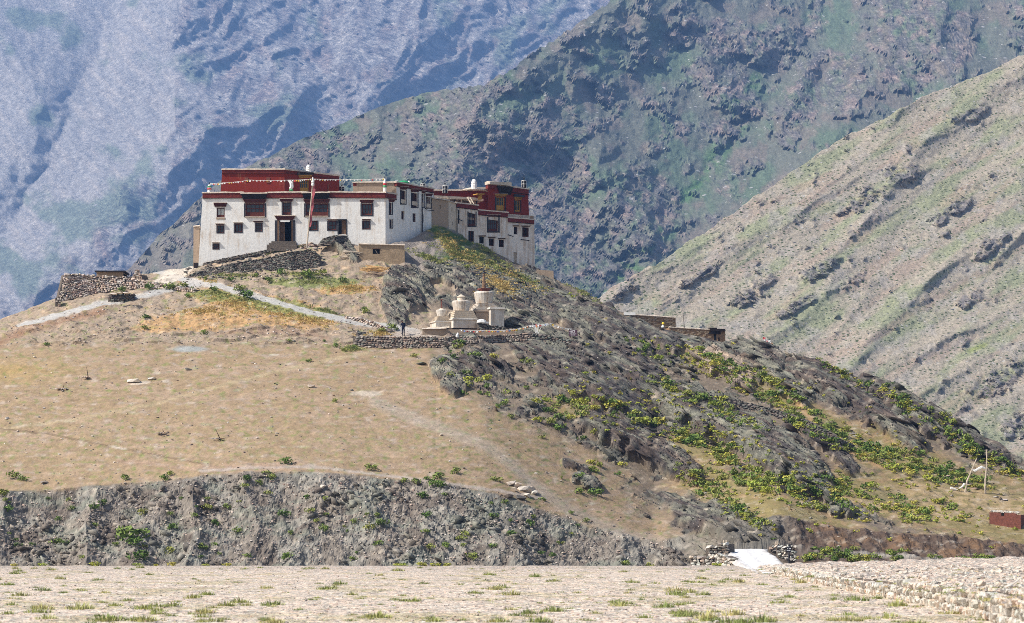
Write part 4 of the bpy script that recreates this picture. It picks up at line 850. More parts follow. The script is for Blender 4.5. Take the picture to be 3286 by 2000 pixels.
for k in range(3): m = MB(); pw.box(m, 1648.4 + k * 3.5, 811, 1651.2 + k * 3.5, 845, -.19, -.16); m.build('plank', M['pale'], o)
m = MB(); pw.box(m, 1470, 673, 1475, 718, -.25, -.2); m.build('shutter', M['inside'], B3)
for (a, b) in (((1629, 754), (1641, 761)), ((1670, 769), (1692, 774)), ((1466, 703), (1478, 711))): m = MB(); m.tube([pw.p(*a, .1), pw.p(*b, .5)], .06, 5); m.build('roof_spout', M['dark'], B3)
# red top storey
pt = PL((1566, 320.2), (1697, 323.5)); m = MB(); holed(m, pt, (1567, 596), (1695, 618), (1564, 695), (1698, 712), [(1592, 632, 1620, 676), (1652, 642, 1670, 680)], .35); m.build('top_storey_wall', M['red'], B3)
z3 = pt.sz(1640, 606)[1]; ZB = zr_ - .3
m = MB(); poly_slab(m, [xy(1567, 320.4), xy(1695, 323.7), xy(1694, 332), xy(1568, 332)], z3 - .4, z3 - .1); m.build('top_storey_roof', M['roofm'], B3)
m = MB(); m.hexa([Vector((*xy(1695, 323.5), ZB)), Vector((*xy(1698, 323.5), ZB)), Vector((*xy(1696, 332), ZB)), Vector((*xy(1693, 332), ZB))], [Vector((*xy(1693, 323.5), z3)), Vector((*xy(1695, 323.5), z3)), Vector((*xy(1694, 332), z3)), Vector((*xy(1692, 332), z3))])
m.hexa([Vector((*xy(1564, 320.25), ZB)), Vector((*xy(1566, 320.25), ZB)), Vector((*xy(1569, 332), ZB)), Vector((*xy(1567, 332), ZB))], [Vector((*xy(1567, 320.25), z3)), Vector((*xy(1569, 320.25), z3)), Vector((*xy(1570, 332), z3)), Vector((*xy(1568, 332), z3))]); m.build('top_storey_wall', M['red'], B3)
parapet(B3, pt, 1566, 592, 1600, 596, 13, twigs=False); parapet(B3, pt, 1640, 601, 1696, 609, 15)
wavy(B3, 'coping', [(1566, 592), (1600, 594), (1636, 599)], -.8, .42, .42, M['roofm'], pt, amp=.1)
m = MB()
for k in range(7): pt.box(m, 1594 + k * 1.4, 597 + k * 3.5, 1642 - k * .6, 600.2 + k * 3.5, -.02, .4 - .045 * k, y0b=602 + k * 3.5, y1b=605.2 + k * 3.5)
m.build('eave', M['dark'], B3)
m = MB(); pt.box(m, 1648, 624, 1678, 632, -.02, .5, y0b=629, y1b=634); m.build('eave', M['blackp'], B3)
window(B3, pt, 1592, 632, 1620, 676, 4, 2, wood='ywood', bars='ywood', panel=17, lintel=(1588, 624, 1626, 631), lmat='ywood'); window(B3, pt, 1652, 642, 1670, 680, 3, 2, wood='ywood', bars='ywood', panel=6, lintel=(1650, 633, 1674, 641), lmat='ywood')
# red wing behind, mud roofs and the open verandah
pb_ = PL((1391, 326), (1567, 328)); m = MB(); pb_.box(m, 1391, 616, 1567, 680, -.5, 0, y0b=607); m.build('rear_red_wall', M['red'], B3)
wavy(B3, 'coping', [(1391, 613), (1480, 614), (1530, 608), (1567, 607)], -.7, .25, .2, M['coping'], pb_); parapet(B3, pb_, 1391, 614, 1567, 608, 9, twigs=False)
m = MB(); m.lathe(pb_.p(1521, 606, -.3) + Vector((0, 0, -.3)), [(1.9, 0), (1.5, .2), (.7, .42), (.3, .5)], 14); m.build('roof_mound', M['coping'], B3, smooth=True)
pv_ = PL((1386, 319.5), (1560, 322)); m = MB(); pv_.box(m, 1387, 628, 1500, 637, -3.2, .35, y0b=634, y1b=641); pv_.box(m, 1500.2, 633, 1548, 642, -3.2, .5, y0b=640, y1b=647); m.build('verandah_roof', M['roofm'], B3)
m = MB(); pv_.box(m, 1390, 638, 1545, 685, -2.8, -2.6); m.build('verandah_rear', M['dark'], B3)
m = MB()
for k in range(16): x = 1396 + k * 4.6; pv_.box(m, x, 634.2 + k * .3, x + 2, 637 + k * .3, .3, .42)
m.build('beam_ends', M['pale'], B3)
m = MB(); m.lathe(pv_.p(1519, 644, -.8), [(1.2, 0), (1.1, .15), (.6, .3), (.2, .36)], 14); o = m.build('roof_mound', M['roofm'], B3, smooth=True)
for x in (1420, 1460, 1482, 1530): m = MB(); m.box(pv_.p(x, 655, -.1), (.18, .18, 1.5)); m.build('verandah_post', M['pale'] if x == 1482 else M['dark'], B3)
m = MB(); pt.box(m, 1528, 622, 1552, 625, -.8, .3); pt.box(m, 1541, 625, 1546, 640, -.6, .1); m.build('yellow_canopy', M['ywood'], B3)

# ================================================================ small sheds and ruins round the monastery
def hut(name, label, cat, x0, x1, yt0, yt1, yb, D, dep, mat='adobe', hole=None, skew=0.0, group=None, cop=True):
    pl = PL((x0, D), (x1, D + skew)); o = thing(name, label, cat, pl.p((x0 + x1) / 2, yb), group)
    m = MB(); holed(m, pl, (x0, yt0), (x1, yt1), (x0 - 1, yb + 14), (x1 + 1, yb + 14), [hole] if hole else [], .3); m.build('front_wall', M[mat], o)
    a0, z0 = pl.sz(x0, yt0); a1, z1 = pl.sz(x1, yt1); zb = pl.sz(x0, yb + 14)[1]; zc = min(z0, z1)
    m = MB(); m.hexa([pl.at(a0, zb, -.01), pl.at(a0 + .25, zb, -.01), pl.at(a0 + .25, zb, -dep), pl.at(a0, zb, -dep)], [pl.at(a0, z0, -.01), pl.at(a0 + .25, z0, -.01), pl.at(a0 + .25, z0, -dep), pl.at(a0, z0, -dep)])
    m.hexa([pl.at(a1 - .25, zb, -.01), pl.at(a1, zb, -.01), pl.at(a1, zb, -dep), pl.at(a1 - .25, zb, -dep)], [pl.at(a1 - .25, z1, -.01), pl.at(a1, z1, -.01), pl.at(a1, z1, -dep), pl.at(a1 - .25, z1, -dep)])
    m.hexa([pl.at(a0, zb, -dep), pl.at(a1, zb, -dep), pl.at(a1, zb, -dep - .25), pl.at(a0, zb, -dep - .25)], [pl.at(a0, z0, -dep), pl.at(a1, z1, -dep), pl.at(a1, z1, -dep - .25), pl.at(a0, z0, -dep - .25)]); m.build('side_wall', M[mat], o)
    m = MB(); m.hexa([pl.at(a0, zc - .35, -.26), pl.at(a1, zc - .35, -.26), pl.at(a1, zc - .35, -dep), pl.at(a0, zc - .35, -dep)], [pl.at(a0, zc - .1, -.26), pl.at(a1, zc - .1, -.26), pl.at(a1, zc - .1, -dep), pl.at(a0, zc - .1, -dep)]); m.build('roof', M['roofm'], o)
    if cop: wavy(o, 'coping', [(x0 - 1, yt0 + .4), (x1 + 1, yt1 + .4)], -.35, .12, .1, M['coping'], pl)
    return o, pl
o, pl = hut('shed', 'tan mud brick shed with one small window, standing below the white monastery wall', 'shed', 1152, 1298, 784, 788, 846, 299, 3.2, hole=(1196, 799, 1219, 815), skew=.6)
m = MB(); pl.box(m, 1195, 796.5, 1220, 799, -.1, .06); m.build('window_lintel', M['old'], o); m = MB(); pl.box(m, 1196, 799, 1219, 815, -.3, -.27); m.build('window_recess', M['inside'], o)
m = MB(); m.beam(pl.p(1205, 802, -.1), pl.p(1211, 814, -.12), .05, .05); m.build('window_stick', M['pale'], o)
hut('annex', 'narrow pinkish mud outhouse leaning on the left end of the monastery', 'outhouse', 621, 640, 728, 726, 850, 307, 3, mat='mud')
hut('shed', 'low flat roofed mud shed behind the long stone wall on the left', 'shed', 310, 395, 874, 873, 890, 301, 3, mat='mud')
m = MB(); q = PL((305, 300.6), (402, 300.6)); q.box(m, 305, 869.5, 402, 873, -3.4, .35); mm_ = m.build('wooden_roof', M['dark'], None); tag(mm_, 'thin dark overhanging board roof lying on the low mud shed', 'roof board')
hut('mud_wall_stub', 'low broken mud enclosure wall just right of the monastery corner', 'wall', 1722, 1776, 866, 869, 884, 318, 2.5, mat='mud', cop=False)
o, pl = hut('stone_house', 'roofless brown brick house on the ridge, upper of the two ruins', 'ruin', 2020, 2168, 1010, 1020, 1052, 305, 4, mat='masonry', hole=(2151, 1037, 2156, 1047), skew=1.5); 
o2, pl2 = hut('stone_house', 'low brown brick house with a collapsed dark timber roof, lower of the two ridge ruins', 'ruin', 2148, 2327, 1051, 1062, 1096, 299, 4, mat='masonry', hole=(2305, 1083, 2310, 1095), skew=1.0)
m = MB(); pl2.box(m, 2280, 1056, 2326, 1064, -3, .3); pl2.box(m, 2276, 1052, 2300, 1058, -3, .2); pl2.box(m, 2275, 1064, 2312, 1073, -.1, .12); m.build('fallen_roof', M['dark'], o2); m = MB(); pl2.box(m, 2291, 1070, 2298, 1096, -.02, .03); m.build('doorway', M['inside'], o2)
for (pl_, o_, a, b, y0, y1, rws) in ((pl, o, 2022, 2166, 1012, 1048, 7), (pl2, o2, 2150, 2278, 1056, 1090, 6)):
    for j in range(rws):
        n = int((b - a) / 10)
        for i in range(n):
            if random.random() < .25: continue
            x = a + (i + (j % 2) * .5) * (b - a) / n; sk = (x - a) / (b - a) * 9; y = y0 + sk + j * (y1 - y0 - 4) / rws; m = MB(); pl_.box(m, x, y, x + 8.6, y + (y1 - y0) / rws - 1.4, 0, .04 + .05 * random.random()); m.build('brick', M['adobe'] if random.random() < .6 else M['mud'], o_)
tag(MB().box(P(2020, 1008, 304), (1.4, .8, .35)).build('white_slab', M['cloth']), 'flat white slab lying at the left end of the upper ridge ruin', 'slab')
o = thing('cloth_heap', 'yellow and white cloths tied to a rock between the two ridge ruins', 'cloth', P(2130, 1045, 296))
m = MB(); m.lathe(P(2128, 1042, 296), [(.1, 0), (.2, .1), (.14, .25), (.05, .3)], 7); m.build('yellow_cloth', M['yellow'], o); m = MB(); m.lathe(P(2127, 1052, 296), [(.15, 0), (.2, .1), (.12, .3), (.05, .35)], 7); m.build('white_cloth', M['cloth'], o)
m = MB(); b = P(629, 852, 303); m.box(b + Vector((0, 0, .0)), (.55, .5, .6)); tag(m.build('box', M['dark']), 'small dark square box at the left foot of the white facade', 'box')

# ================================================================ rooftop emblems
def banner(px_, yb, yt, D, label, w=.62):
    """black cylinder with a white cross on a pole and a trident on top"""
    b = P(px_, yb, D); h = (yb - yt) / F * D; o = thing('victory_banner', label, 'banner', b, 'black victory banners on the roofs')
    m = MB(); m.tube([b - Vector((0, 0, .5)), b + Vector((0, 0, h * 1.28))], .04, 5); m.build('pole', M['metal'], o)
    m = MB(); m.lathe(b, [(w / 2, 0), (w / 2, h)], 14); c = m.build('drum', M['black'], o)
    m = MB(); m.lathe(b, [(w / 2 + .01, h - .05), (w / 2 + .02, h + .02)], 14); m.lathe(b, [(w / 2 + .01, h * .5), (w / 2 + .01, h * .56)], 14)
    for a in (-90, 0, 180): r = w / 2 + .015; m.box(b + Vector((math.cos(R(a)) * r, math.sin(R(a)) * r, h / 2)), (.06, .03, h), R(a + 90))
    m.build('white_cross', M['cloth'], o)
    m = MB(); t = b + Vector((0, 0, h * 1.2))
    for dx in (-.14, 0, .14): m.tube([t, t + Vector((dx, 0, .25)), t + Vector((dx * .7, 0, .6 if dx == 0 else .45))], [.035, .03, .01], 4)
    m.build('trident', M['metal'], o)
banner(1097, 612, 600, 316, 'black roof banner at the right end of the red penthouse'); banner(1357, 603, 591, 316, 'smallest black roof banner, behind the parapet of the white wing'); banner(1428, 620, 597, 320, 'black roof banner with white cross between the two wings'); banner(1681, 603, 581, 325, 'black roof banner at the far right end of the red top storey')
def finial(px_, yb, yt, D, label, w=.5, cols=None):
    b = P(px_, yb, D); h = (yb - yt) / F * D; o = thing('roof_finial', label, 'finial', b)
    m = MB(); m.lathe(b - Vector((0, 0, .1)), [(w * .5, 0), (w * .45, h * .35), (w * .5, h * .37), (w * .4, h * .6), (w * .46, h * .62), (w * .36, h * .85), (w * .2, h)], 10); m.build('cloth_wrap', M['cloth'], o)
    m = MB(); m.tube([b + Vector((0, 0, h)), b + Vector((0, 0, h + .22))], [.08, .02], 5); m.build('tip', M['metal'], o)
    for nm, mt, f in (cols or []): m = MB(); m.lathe(b + Vector((.0, -.03, h * f)), [(w * .54, 0), (w * .57, h * .08), (w * .5, h * .14)], 9); m.build(nm, M[mt], o)
finial(1521, 608, 573, 326.5, 'tall white finial on the red rear wing', .8); finial(990, 551, 527, 313, 'white wrapped finial on the red penthouse roof', .72)
finial(672, 617, 590, 307, 'white scarf pillar with a red sash at the left roof corner', .5, [('red_sash', 'redf', .3), ('green_sash', 'greenf', .6)]); finial(1235, 613, 572, 306.4, 'slim white scarf pillar with red and green sashes above the facade corner', .42, [('red_sash', 'redf', .45), ('green_sash', 'greenf', .28)])
finial(1313, 591, 578, 311, 'tiny pinkish finial behind the wing parapet', .3)
o = thing('scarf_banner', 'curved white printed scarf hanging on the prayer flag line before the penthouse', 'banner', P(933, 612, 306.5)); m = MB()
m.tube([P(928, 580, 306.5), P(935, 588, 306.5), P(936, 600, 306.5), P(932, 607, 306.5)], [.16, .24, .24, .2], 7); m.build('scarf', M['cloth'], o); m = MB(); m.lathe(P(934, 614, 306.5), [(.2, 0), (.3, .12), (.1, .3)], 7); m.build('green_knot', M['greenf'], o)
m = MB(); m.lathe(P(1295, 590, 311), [(.75, 0), (.8, .12), (.5, .32), (.1, .4)], 10); tag(m.build('tarpaulin', M['greenc']), 'crumpled green tarpaulin on the wing roof', 'tarpaulin')
# string of prayer flags over the roof
def flags(label, pts, D, n, sag, size=.16, mats=('cloth', 'cloth', 'redf', 'cloth', 'yellow', 'cloth'), group=None):
    pts = [P(x, y, d) for (x, y, d) in pts]; o = thing('prayer_flags', label, 'prayer flags', pts[0], group); m = MB(); ctr = []
    for a, b in zip(pts[:-1], pts[1:]):
        k = 10; ctr += [a.lerp(b, i / k) - Vector((0, 0, sag * 4 * (i / k) * (1 - i / k))) for i in range(k)]
    ctr.append(pts[-1]); m.tube(ctr, .02, 4); m.build('string', M['cloth'], o)
    L = len(ctr) - 1
    for i in range(n):
        f = (i + .5) / n * L; a = ctr[int(f)].lerp(ctr[min(L, int(f) + 1)], f - int(f)); s = size * (.7 + .6 * random.random()); q = random.random() * .6 - .3
        m = MB(); m.hexa([a + Vector((-s / 2, -.01 + q * .2, -s)), a + Vector((s / 2, -.01 - q * .2, -s)), a + Vector((s / 2, .01 - q * .2, -s)), a + Vector((-s / 2, .01 + q * .2, -s))], [a + Vector((-s / 2, -.01, 0)), a + Vector((s / 2, -.01, 0)), a + Vector((s / 2, .01, 0)), a + Vector((-s / 2, .01, 0))])
        m.build('flag', M[random.choice(mats)], o)
flags('long string of small prayer flags stretched above the monastery facade', [(674, 588, 306.6), (715, 587, 306.6), (800, 578, 306.6), (930, 578, 306.6), (1003, 574, 304), (1100, 576, 306), (1236, 573, 306.4)], 306, 70, .06)
# flag pole
b = ground(985, 792) or P(985, 790, 298); D_ = 299.5; o = thing('flag_pole', 'tall wooden pole with a long faded red flag in front of the facade', 'flag pole', P(984, 792, D_))
m = MB(); m.tube([P(984, 796, D_), P(990, 735, D_), P(1000, 630, D_), P(1004, 576, D_)], [.11, .09, .07, .05], 6); m.build('pole', M['pale'], o)
vs = []; fs = []
for i in range(19):
    f = i / 18; c0 = P(1003 - 12 * f, 592 + 137 * f, D_); wv = .09 + .10 * abs(math.sin(f * 9)) + .07 * (1 - f); yv = .08 * math.sin(f * 17)
    for a in (0, 1): vs += [c0 + Vector((a * wv * 1.5 + .03, yv * a - .04, 0)), c0 + Vector((a * wv * 1.5 + .03, yv * a + .02, 0))]
    if i: k = (i - 1) * 4; fs += [(k, k + 2, k + 6, k + 4), (k + 1, k + 5, k + 7, k + 3), (k, k + 4, k + 5, k + 1), (k + 2, k + 3, k + 7, k + 6)]
m = MB(); m.add(vs, fs); m.build('flag', M['redcloth'], o)
m = MB(); m.lathe(P(1004, 590, D_), [(.12, -.3), (.2, -.1), (.14, .1), (.2, .2), (.1, .5), (.05, .8)], 8); m.build('topknot', M['cloth'], o)
# ---------------------------------------------------------------- stone shapes
import bmesh
def hull(seed, sx=1, sy=1, sz=1, n=11):
    r = random.Random(seed); bm = bmesh.new()
    for _ in range(n):
        v = Vector([r.uniform(-1, 1) for _ in range(3)]); L = max(abs(c) ** 3 for c in v) ** (1 / 3); v = v / (L + 1e-6) * r.uniform(.78, 1) * .5; bm.verts.new((v.x * sx, v.y * sy, v.z * sz))
    res = bmesh.ops.convex_hull(bm, input=bm.verts)
    for v in [v for v in bm.verts if not v.link_faces]: bm.verts.remove(v)
    me = bpy.data.meshes.new('stone'); bm.to_mesh(me); bm.free(); return me
mStoneW = varied('river_stone_warm', [(0, (.60, .50, .43)), (.18, (.50, .37, .30)), (.36, (.60, .56, .52)), (.52, (.36, .24, .20)), (.66, (.56, .48, .37)), (.8, (.22, .20, .20)), (.9, (.56, .50, .44)), (1, (.36, .30, .27))], bump=.03)
mStoneD = varied('slaty_stone_dark', [(0, (.11, .10, .09)), (.2, (.15, .16, .14)), (.4, (.10, .08, .08)), (.6, (.19, .15, .12)), (.8, (.13, .15, .13)), (.92, (.32, .27, .23)), (1, (.09, .09, .10))], bump=.03)
mStoneM = varied('terrace_stone', [(0, (.30, .24, .20)), (.2, (.20, .21, .19)), (.4, (.36, .26, .20)), (.6, (.15, .12, .11)), (.8, (.40, .36, .31)), (1, (.24, .18, .15))], bump=.03)
mStoneP = varied('pale_revetment_stone', [(0, (.60, .52, .44)), (.2, (.52, .51, .46)), (.4, (.64, .50, .39)), (.6, (.44, .45, .40)), (.8, (.62, .58, .52)), (.92, (.30, .28, .25)), (1, (.56, .42, .33))], bump=.03)
mStoneS = varied('cream_boulder', [(0, (.62, .53, .42)), (.5, (.55, .46, .38)), (1, (.66, .60, .52))], bump=.05)
STV = {}
def stone_set(mat):
    if mat.name not in STV:
        L = []
        for k in range(9): me = hull(100 + k); me.materials.append(mat); L.append(me)
        STV[mat.name] = L
    return STV[mat.name]
def stone_wall(name, label, top, bot, sw, sh, mat, thick=.5, parts=300, grout='stoneg', cat='stone wall', jit=.35, snap=True, core=True, tilt=0.0):
    """top/bot: lists of (px, py, D) of equal px; a rubble wall between them"""
    if snap:
        T2 = []; B2_ = []
        for (x, y, D), (x2, y2, D2_) in zip(top, bot):
            g_ = ground(x2, y2)
            if g_ is not None and abs(g_.y - D2_) < 14: D, D2_ = g_.y + (D - D2_), g_.y
            T2.append((x, y, D)); B2_.append((x2, y2, D2_))
        top, bot = T2, B2_
    tp = [P(*q) for q in top]; bt = [P(*q) for q in bot]; root = thing(name, label, cat, bt[0].lerp(bt[-1], .5))
    acc = [0]
    for a, b in zip(bt[:-1], bt[1:]): acc.append(acc[-1] + (b - a).length)
    Lt = acc[-1]
    def at(s, f):
        k = 0
        while k < len(acc) - 2 and acc[k + 1] < s: k += 1
        u = min(max((s - acc[k]) / max(acc[k + 1] - acc[k], 1e-6), 0), 1); a = bt[k].lerp(bt[k + 1], u); b = tp[k].lerp(tp[k + 1], u); t = (bt[k + 1] - bt[k]); n = Vector((t.y, -t.x, 0)).normalized()
        if n.dot(a) > 0: n = -n
        return a.lerp(b, f), n, (b - a).length, math.atan2(t.y, t.x)
    if core:
        m = MB(); N_ = max(4, int(Lt / .8)); vs = []; fs = []
        for i in range(N_ + 1):
            for f in (-.25, .97):
                p, n, hh, an = at(Lt * i / N_, f); vs += [p - n * .06, p - n * thick]
            if i: k = (i - 1) * 4; fs += [(k, k + 4, k + 6, k + 2), (k + 1, k + 3, k + 7, k + 5), (k + 2, k + 6, k + 7, k + 3)]
        fs += [(0, 2, 3, 1), tuple(len(vs) - 4 + q for q in (0, 1, 3, 2))]
        m.add(vs, fs); m.build('rubble_core', M[grout], root)
    lst = []; s = 0
    hm = max((b - a).length for a, b in zip(bt, tp)); rows = max(1, int(hm / sh + .5))
    for j in range(rows + 1):
        s = random.random() * sw
        while s < Lt:
            w_ = sw * random.uniform(1 - jit, 1 + jit); p0, n, hh, an = at(s, 0); f = (j + .5) * sh / max(hh, .01)
            if f < 1.03:
                p, n, hh, an = at(s + w_ / 2, min(f + random.uniform(-.1, .1) * sh / hh, 1)); cap_ = f > 1 - sh / max(hh, .01)
                lst.append((p - n * random.uniform(-.08, .06), an, w_ * 1.04, (thick * .7 if cap_ else .28) * random.uniform(.8, 1.2), sh * random.uniform(.82, 1.25)))
            s += w_
    lst.sort(key=lambda q: -q[2] * q[4] * F / q[0].y); ms = stone_set(mat); rest = MB()
    for i, (p, an, a, b, c) in enumerate(lst):
        rot = (random.uniform(-.15, .15), random.uniform(-.15, .15) + tilt, an + random.uniform(-.15, .15))
        if i < parts: inst('stone', random.choice(ms), p, rot, (a, b, c), root)
        else:
            me = random.choice(ms); Mx = Matrix.Translation(p) @ Matrix.Rotation(rot[2], 4, 'Z') @ Matrix.Rotation(rot[1], 4, 'Y') @ Matrix.Rotation(rot[0], 4, 'X') @ Matrix.Diagonal((a, b, c, 1)); rest.add([Mx @ v.co for v in me.vertices], [tuple(f.vertices) for f in me.polygons], random.random())
    if rest.v: tag(rest.build('small_stones', mat, root, rnd=True), kind='stuff')
    return root
# the long wall on the left shoulder
stone_wall('stone_wall', 'long pale river stone wall on the left shoulder of the hill', [(205, 880, 291), (260, 881, 290.5), (300, 884, 290), (400, 890, 290), (480, 905, 290.5), (560, 915, 291), (625, 930, 291.5)],
           [(183, 972, 289.5), (250, 955, 289.5), (300, 945, 289.5), (400, 930, 289.5), (480, 925, 290), (560, 930, 290.8), (625, 940, 291.5)], .36, .25, mStoneW, .7)
stone_wall('stone_pillar', 'small square stone pillar at the left foot of the long stone wall', [(178, 955, 288.5), (195, 955, 288.5)], [(178, 985, 288.5), (195, 985, 288.5)], .3, .25, mStoneW, .5, cat='pillar')
stone_wall('stone_platform', 'square dark stone platform with white slabs on top, below the long wall', [(350, 944, 284), (395, 941, 283.6), (430, 943, 284.6)], [(345, 970, 284), (395, 970, 283.6), (432, 964, 284.6)], .34, .16, mStoneD, 1.6, cat='platform')
for i, (x, y, w_) in enumerate(((365, 943, .9), (385, 939, .8), (405, 941, .9))): tag(inst('slab', hull(300 + i), P(x, y, 284.4), (0, .1, .3), (w_, 1.1, .22)), ['left', 'middle', 'right'][i] + ' white slab lying on the dark stone platform', 'slab').data.materials.append(mStoneS)
# stone chorten
stone_wall('cairn', 'small stacked stone cairn on the skyline behind the long wall', [(428, 882, 300), (452, 882, 300)], [(424, 900, 300), (458, 900, 300)], .3, .2, mStoneW, .9, cat='cairn'); 
stone_wall('cairn', 'pointed top course of the stone cairn behind the long wall', [(434, 866, 299.8), (444, 866, 299.8)], [(430, 881, 299.8), (451, 881, 299.8)], .25, .2, mStoneW, .5, cat='cairn')
# retaining wall under the facade
stone_wall('retaining_wall', 'dark slaty retaining wall below the monastery door terrace', [(600, 886, 297.2), (630, 876, 297.2), (660, 866, 297.4), (700, 856, 297.4), (740, 847, 297.6), (770, 842, 297.6), (810, 835, 297.8), (850, 830, 297.8), (890, 820, 298), (930, 809, 298), (960, 806, 298), (1000, 801, 298), (1022, 822, 298)],
           [(600, 893, 296.4), (630, 889, 296.4), (660, 885, 296.4), (700, 880, 296.4), (740, 876, 296.4), (770, 874, 296.4), (810, 872, 296.4), (850, 870, 296.4), (890, 868, 296.4), (930, 865, 296.6), (960, 864, 296.6), (1000, 862, 296.8), (1022, 858, 297)], .38, .13, mStoneD, .8, jit=.6)
stone_wall('retaining_wall', 'thin dark footing course along the base of the white facade', [(650, 845, 303.6), (760, 820, 303.6), (880, 797, 303.6)], [(650, 853, 303.3), (760, 830, 303.3), (880, 806, 303.3)], .4, .12, mStoneD, .5, 60)
stone_wall('slate_pile', 'heap of dark slates stacked under the small side door of the facade', [(1035, 765, 302), (1075, 757, 302), (1112, 757, 302)], [(1020, 785, 301.4), (1075, 778, 301.4), (1116, 772, 301.4)], .42, .1, mStoneD, .8, 80, cat='slate pile')
stone_wall('stone_block', 'whitish stone block footing of the flag pole', [(955, 785, 299), (1000, 780, 299), (1012, 788, 299)], [(950, 800, 298.5), (1000, 798, 298.5), (1015, 800, 298.5)], .5, .25, mStoneW, 1.0, 40, cat='footing')
# terrace wall in front of the stupas
TW = [(1133, 1083, 1112, 276.5), (1180, 1079, 1117, 276), (1260, 1080, 1119, 275.6), (1340, 1082, 1119, 275.6), (1420, 1082, 1116, 275.8), (1460, 1080, 1106, 276.5), (1540, 1078, 1101, 277.2), (1620, 1074, 1099, 277.6), (1700, 1066, 1093, 278)]
stone_wall('terrace_wall', 'curving dry stone terrace wall below the three stupas', [(a, b, d) for a, b, c, d in TW], [(a, c, d - .4) for a, b, c, d in TW], .36, .24, mStoneM, .6)
stone_wall('rubble_wall', 'tumbled dark stone wall running right from the terrace towards the notice board', [(1702, 1066, 277.6), (1760, 1075, 276.5), (1830, 1092, 275)], [(1702, 1093, 277.2), (1760, 1100, 276), (1830, 1106, 274.6)], .4, .24, mStoneD, .6, 120)
stone_wall('path_wall', 'low pale stone kerb wall along the lower side of the footpath', [(1105, 1012, 285.5), (1170, 1024, 285), (1240, 1052, 284), (1250, 1060, 283.5)], [(1105, 1022, 285.3), (1170, 1038, 284.8), (1240, 1064, 283.8), (1250, 1070, 283.3)], .32, .2, mStoneW, .5, 90)
stone_wall('rock_row', 'short row of dark stones beside the path left of the terrace wall', [(1117, 1062, 281), (1170, 1066, 281)], [(1117, 1072, 280.7), (1170, 1074, 280.7)], .5, .2, mStoneD, .5, 30)
stone_wall('retaining_wall', 'dark mossy dry stone wall holding the path on the green right flank', [(2255, 1262, 264), (2330, 1276, 262.5), (2420, 1298, 260.5), (2520, 1325, 258), (2600, 1357, 255.5), (2680, 1400, 252.5), (2740, 1430, 250)],
           [(2255, 1272, 263.6), (2330, 1293, 261.8), (2420, 1318, 259.7), (2520, 1350, 257), (2600, 1380, 254.5), (2680, 1418, 251.8), (2740, 1442, 249.7)], .42, .15, mStoneD, .6)
for k in range(10): tag(inst('stone_step', hull(500 + k % 3, 1, 1, 1, 14), (ground(2725 + 11 * k, 1385 + 8.5 * k, .05) or P(2725, 1385, 250)), (0, 0, .1), (.9, .55, .18)), 'flat stone step on the grassy right flank path, %s from the top' % ['first', 'second', 'third', 'fourth', 'fifth', 'sixth', 'seventh', 'eighth', 'ninth', 'tenth'][k], 'step', 'stone steps on the right flank').data.materials.append(mStoneM)
# ---------------------------------------------------------------- stupas on their podium
def stupa(label, cx, D, yb, spec, rz, mast=None):
    b = P(cx, yb, D); k = D / F; o = thing('stupa', label, 'stupa', b)
    for nm, mt, prof, sq in spec:
        m = MB(); m.lathe(b, [(r * k, (yb - y) * k) for r, y in prof], 20, sq=sq, rz=R(rz)); m.build(nm, M[mt], o)
    return o, b, k
mw = M['dirtywhite']
def steps(r0, r1, y0, y1, n):
    p = []
    for i in range(n): r = r0 + (r1 - r0) * i / (n - 1); ya = y0 + (y1 - y0) * i / n; yb = y0 + (y1 - y0) * (i + 1) / n; p += [(r, ya), (r + .4, yb + .6), (r + 1.6, yb + .5), (r + 1.4, yb)]
    return p
o1, b, k = stupa('smallest stupa, leftmost of the three, with a thin mast', 1417, 280.6, 1058, [('base', 'weathered', [(29, 1056), (29, 1038), (32, 1037), (32, 1034), (30, 1033)], True), ('steps', 'cream', steps(27, 18, 1033, 1017, 4), True), ('drum', 'weathered', [(13, 1017), (15.5, 1008), (17.5, 1000), (18, 997), (15, 995)], False), ('cap', 'cream', [(10, 995), (9, 993), (5, 990)], False)], 20)
m = MB(); m.tube([b + Vector((0, 0, 66 * k)), b + Vector((0, 0, 95 * k))], [.09, .05], 6); m.box(b + Vector((0, 0, 95.5 * k)), (.3, .3, .1)); m.build('mast', M['brick'], o1)
o2, b, k = stupa('middle stupa with a small conical mud cap and no spire', 1480, 280.9, 1058, [('base', 'weathered', [(40, 1056), (40, 1032), (44, 1030), (44, 1026), (41, 1025)], True), ('steps', 'cream', steps(39, 32, 1025, 1000, 4), True), ('drum', 'weathered', [(24, 1000), (25, 997), (25, 996), (28, 980), (30, 973), (30, 969), (26, 966)], False), ('cap', 'cream', [(14, 966), (12, 955), (15, 953.5), (8, 949), (1, 945)], False)], 20)
o3, b, k = stupa('tallest stupa, rightmost, with a ringed brick red spire', 1553, 282.6, 1052, [('base', 'mud', [(40, 1050), (40, 1008), (43, 1006), (43, 1001), (40, 1000)], True), ('steps', 'weathered', steps(38, 28, 1000, 976, 5), True), ('drum', 'weathered', [(25, 976), (27, 968), (31, 950), (33, 943), (32, 939), (28, 937)], False), ('harmika', 'brick', [(13, 937), (13, 931), (17, 930), (17, 926)], True)], 20)
spire = []
for i in range(13): y = 926 - i * 4; r = 7.4 - i * .3; spire += [(r, y), (r, y - 2.6), (r - 1.8, y - 2.7), (r - 1.8, y - 3.9)]
m = MB(); m.lathe(b, [(r * k, (1050 - y) * k) for r, y in spire], 12); m.build('spire', M['masonry'], o3)
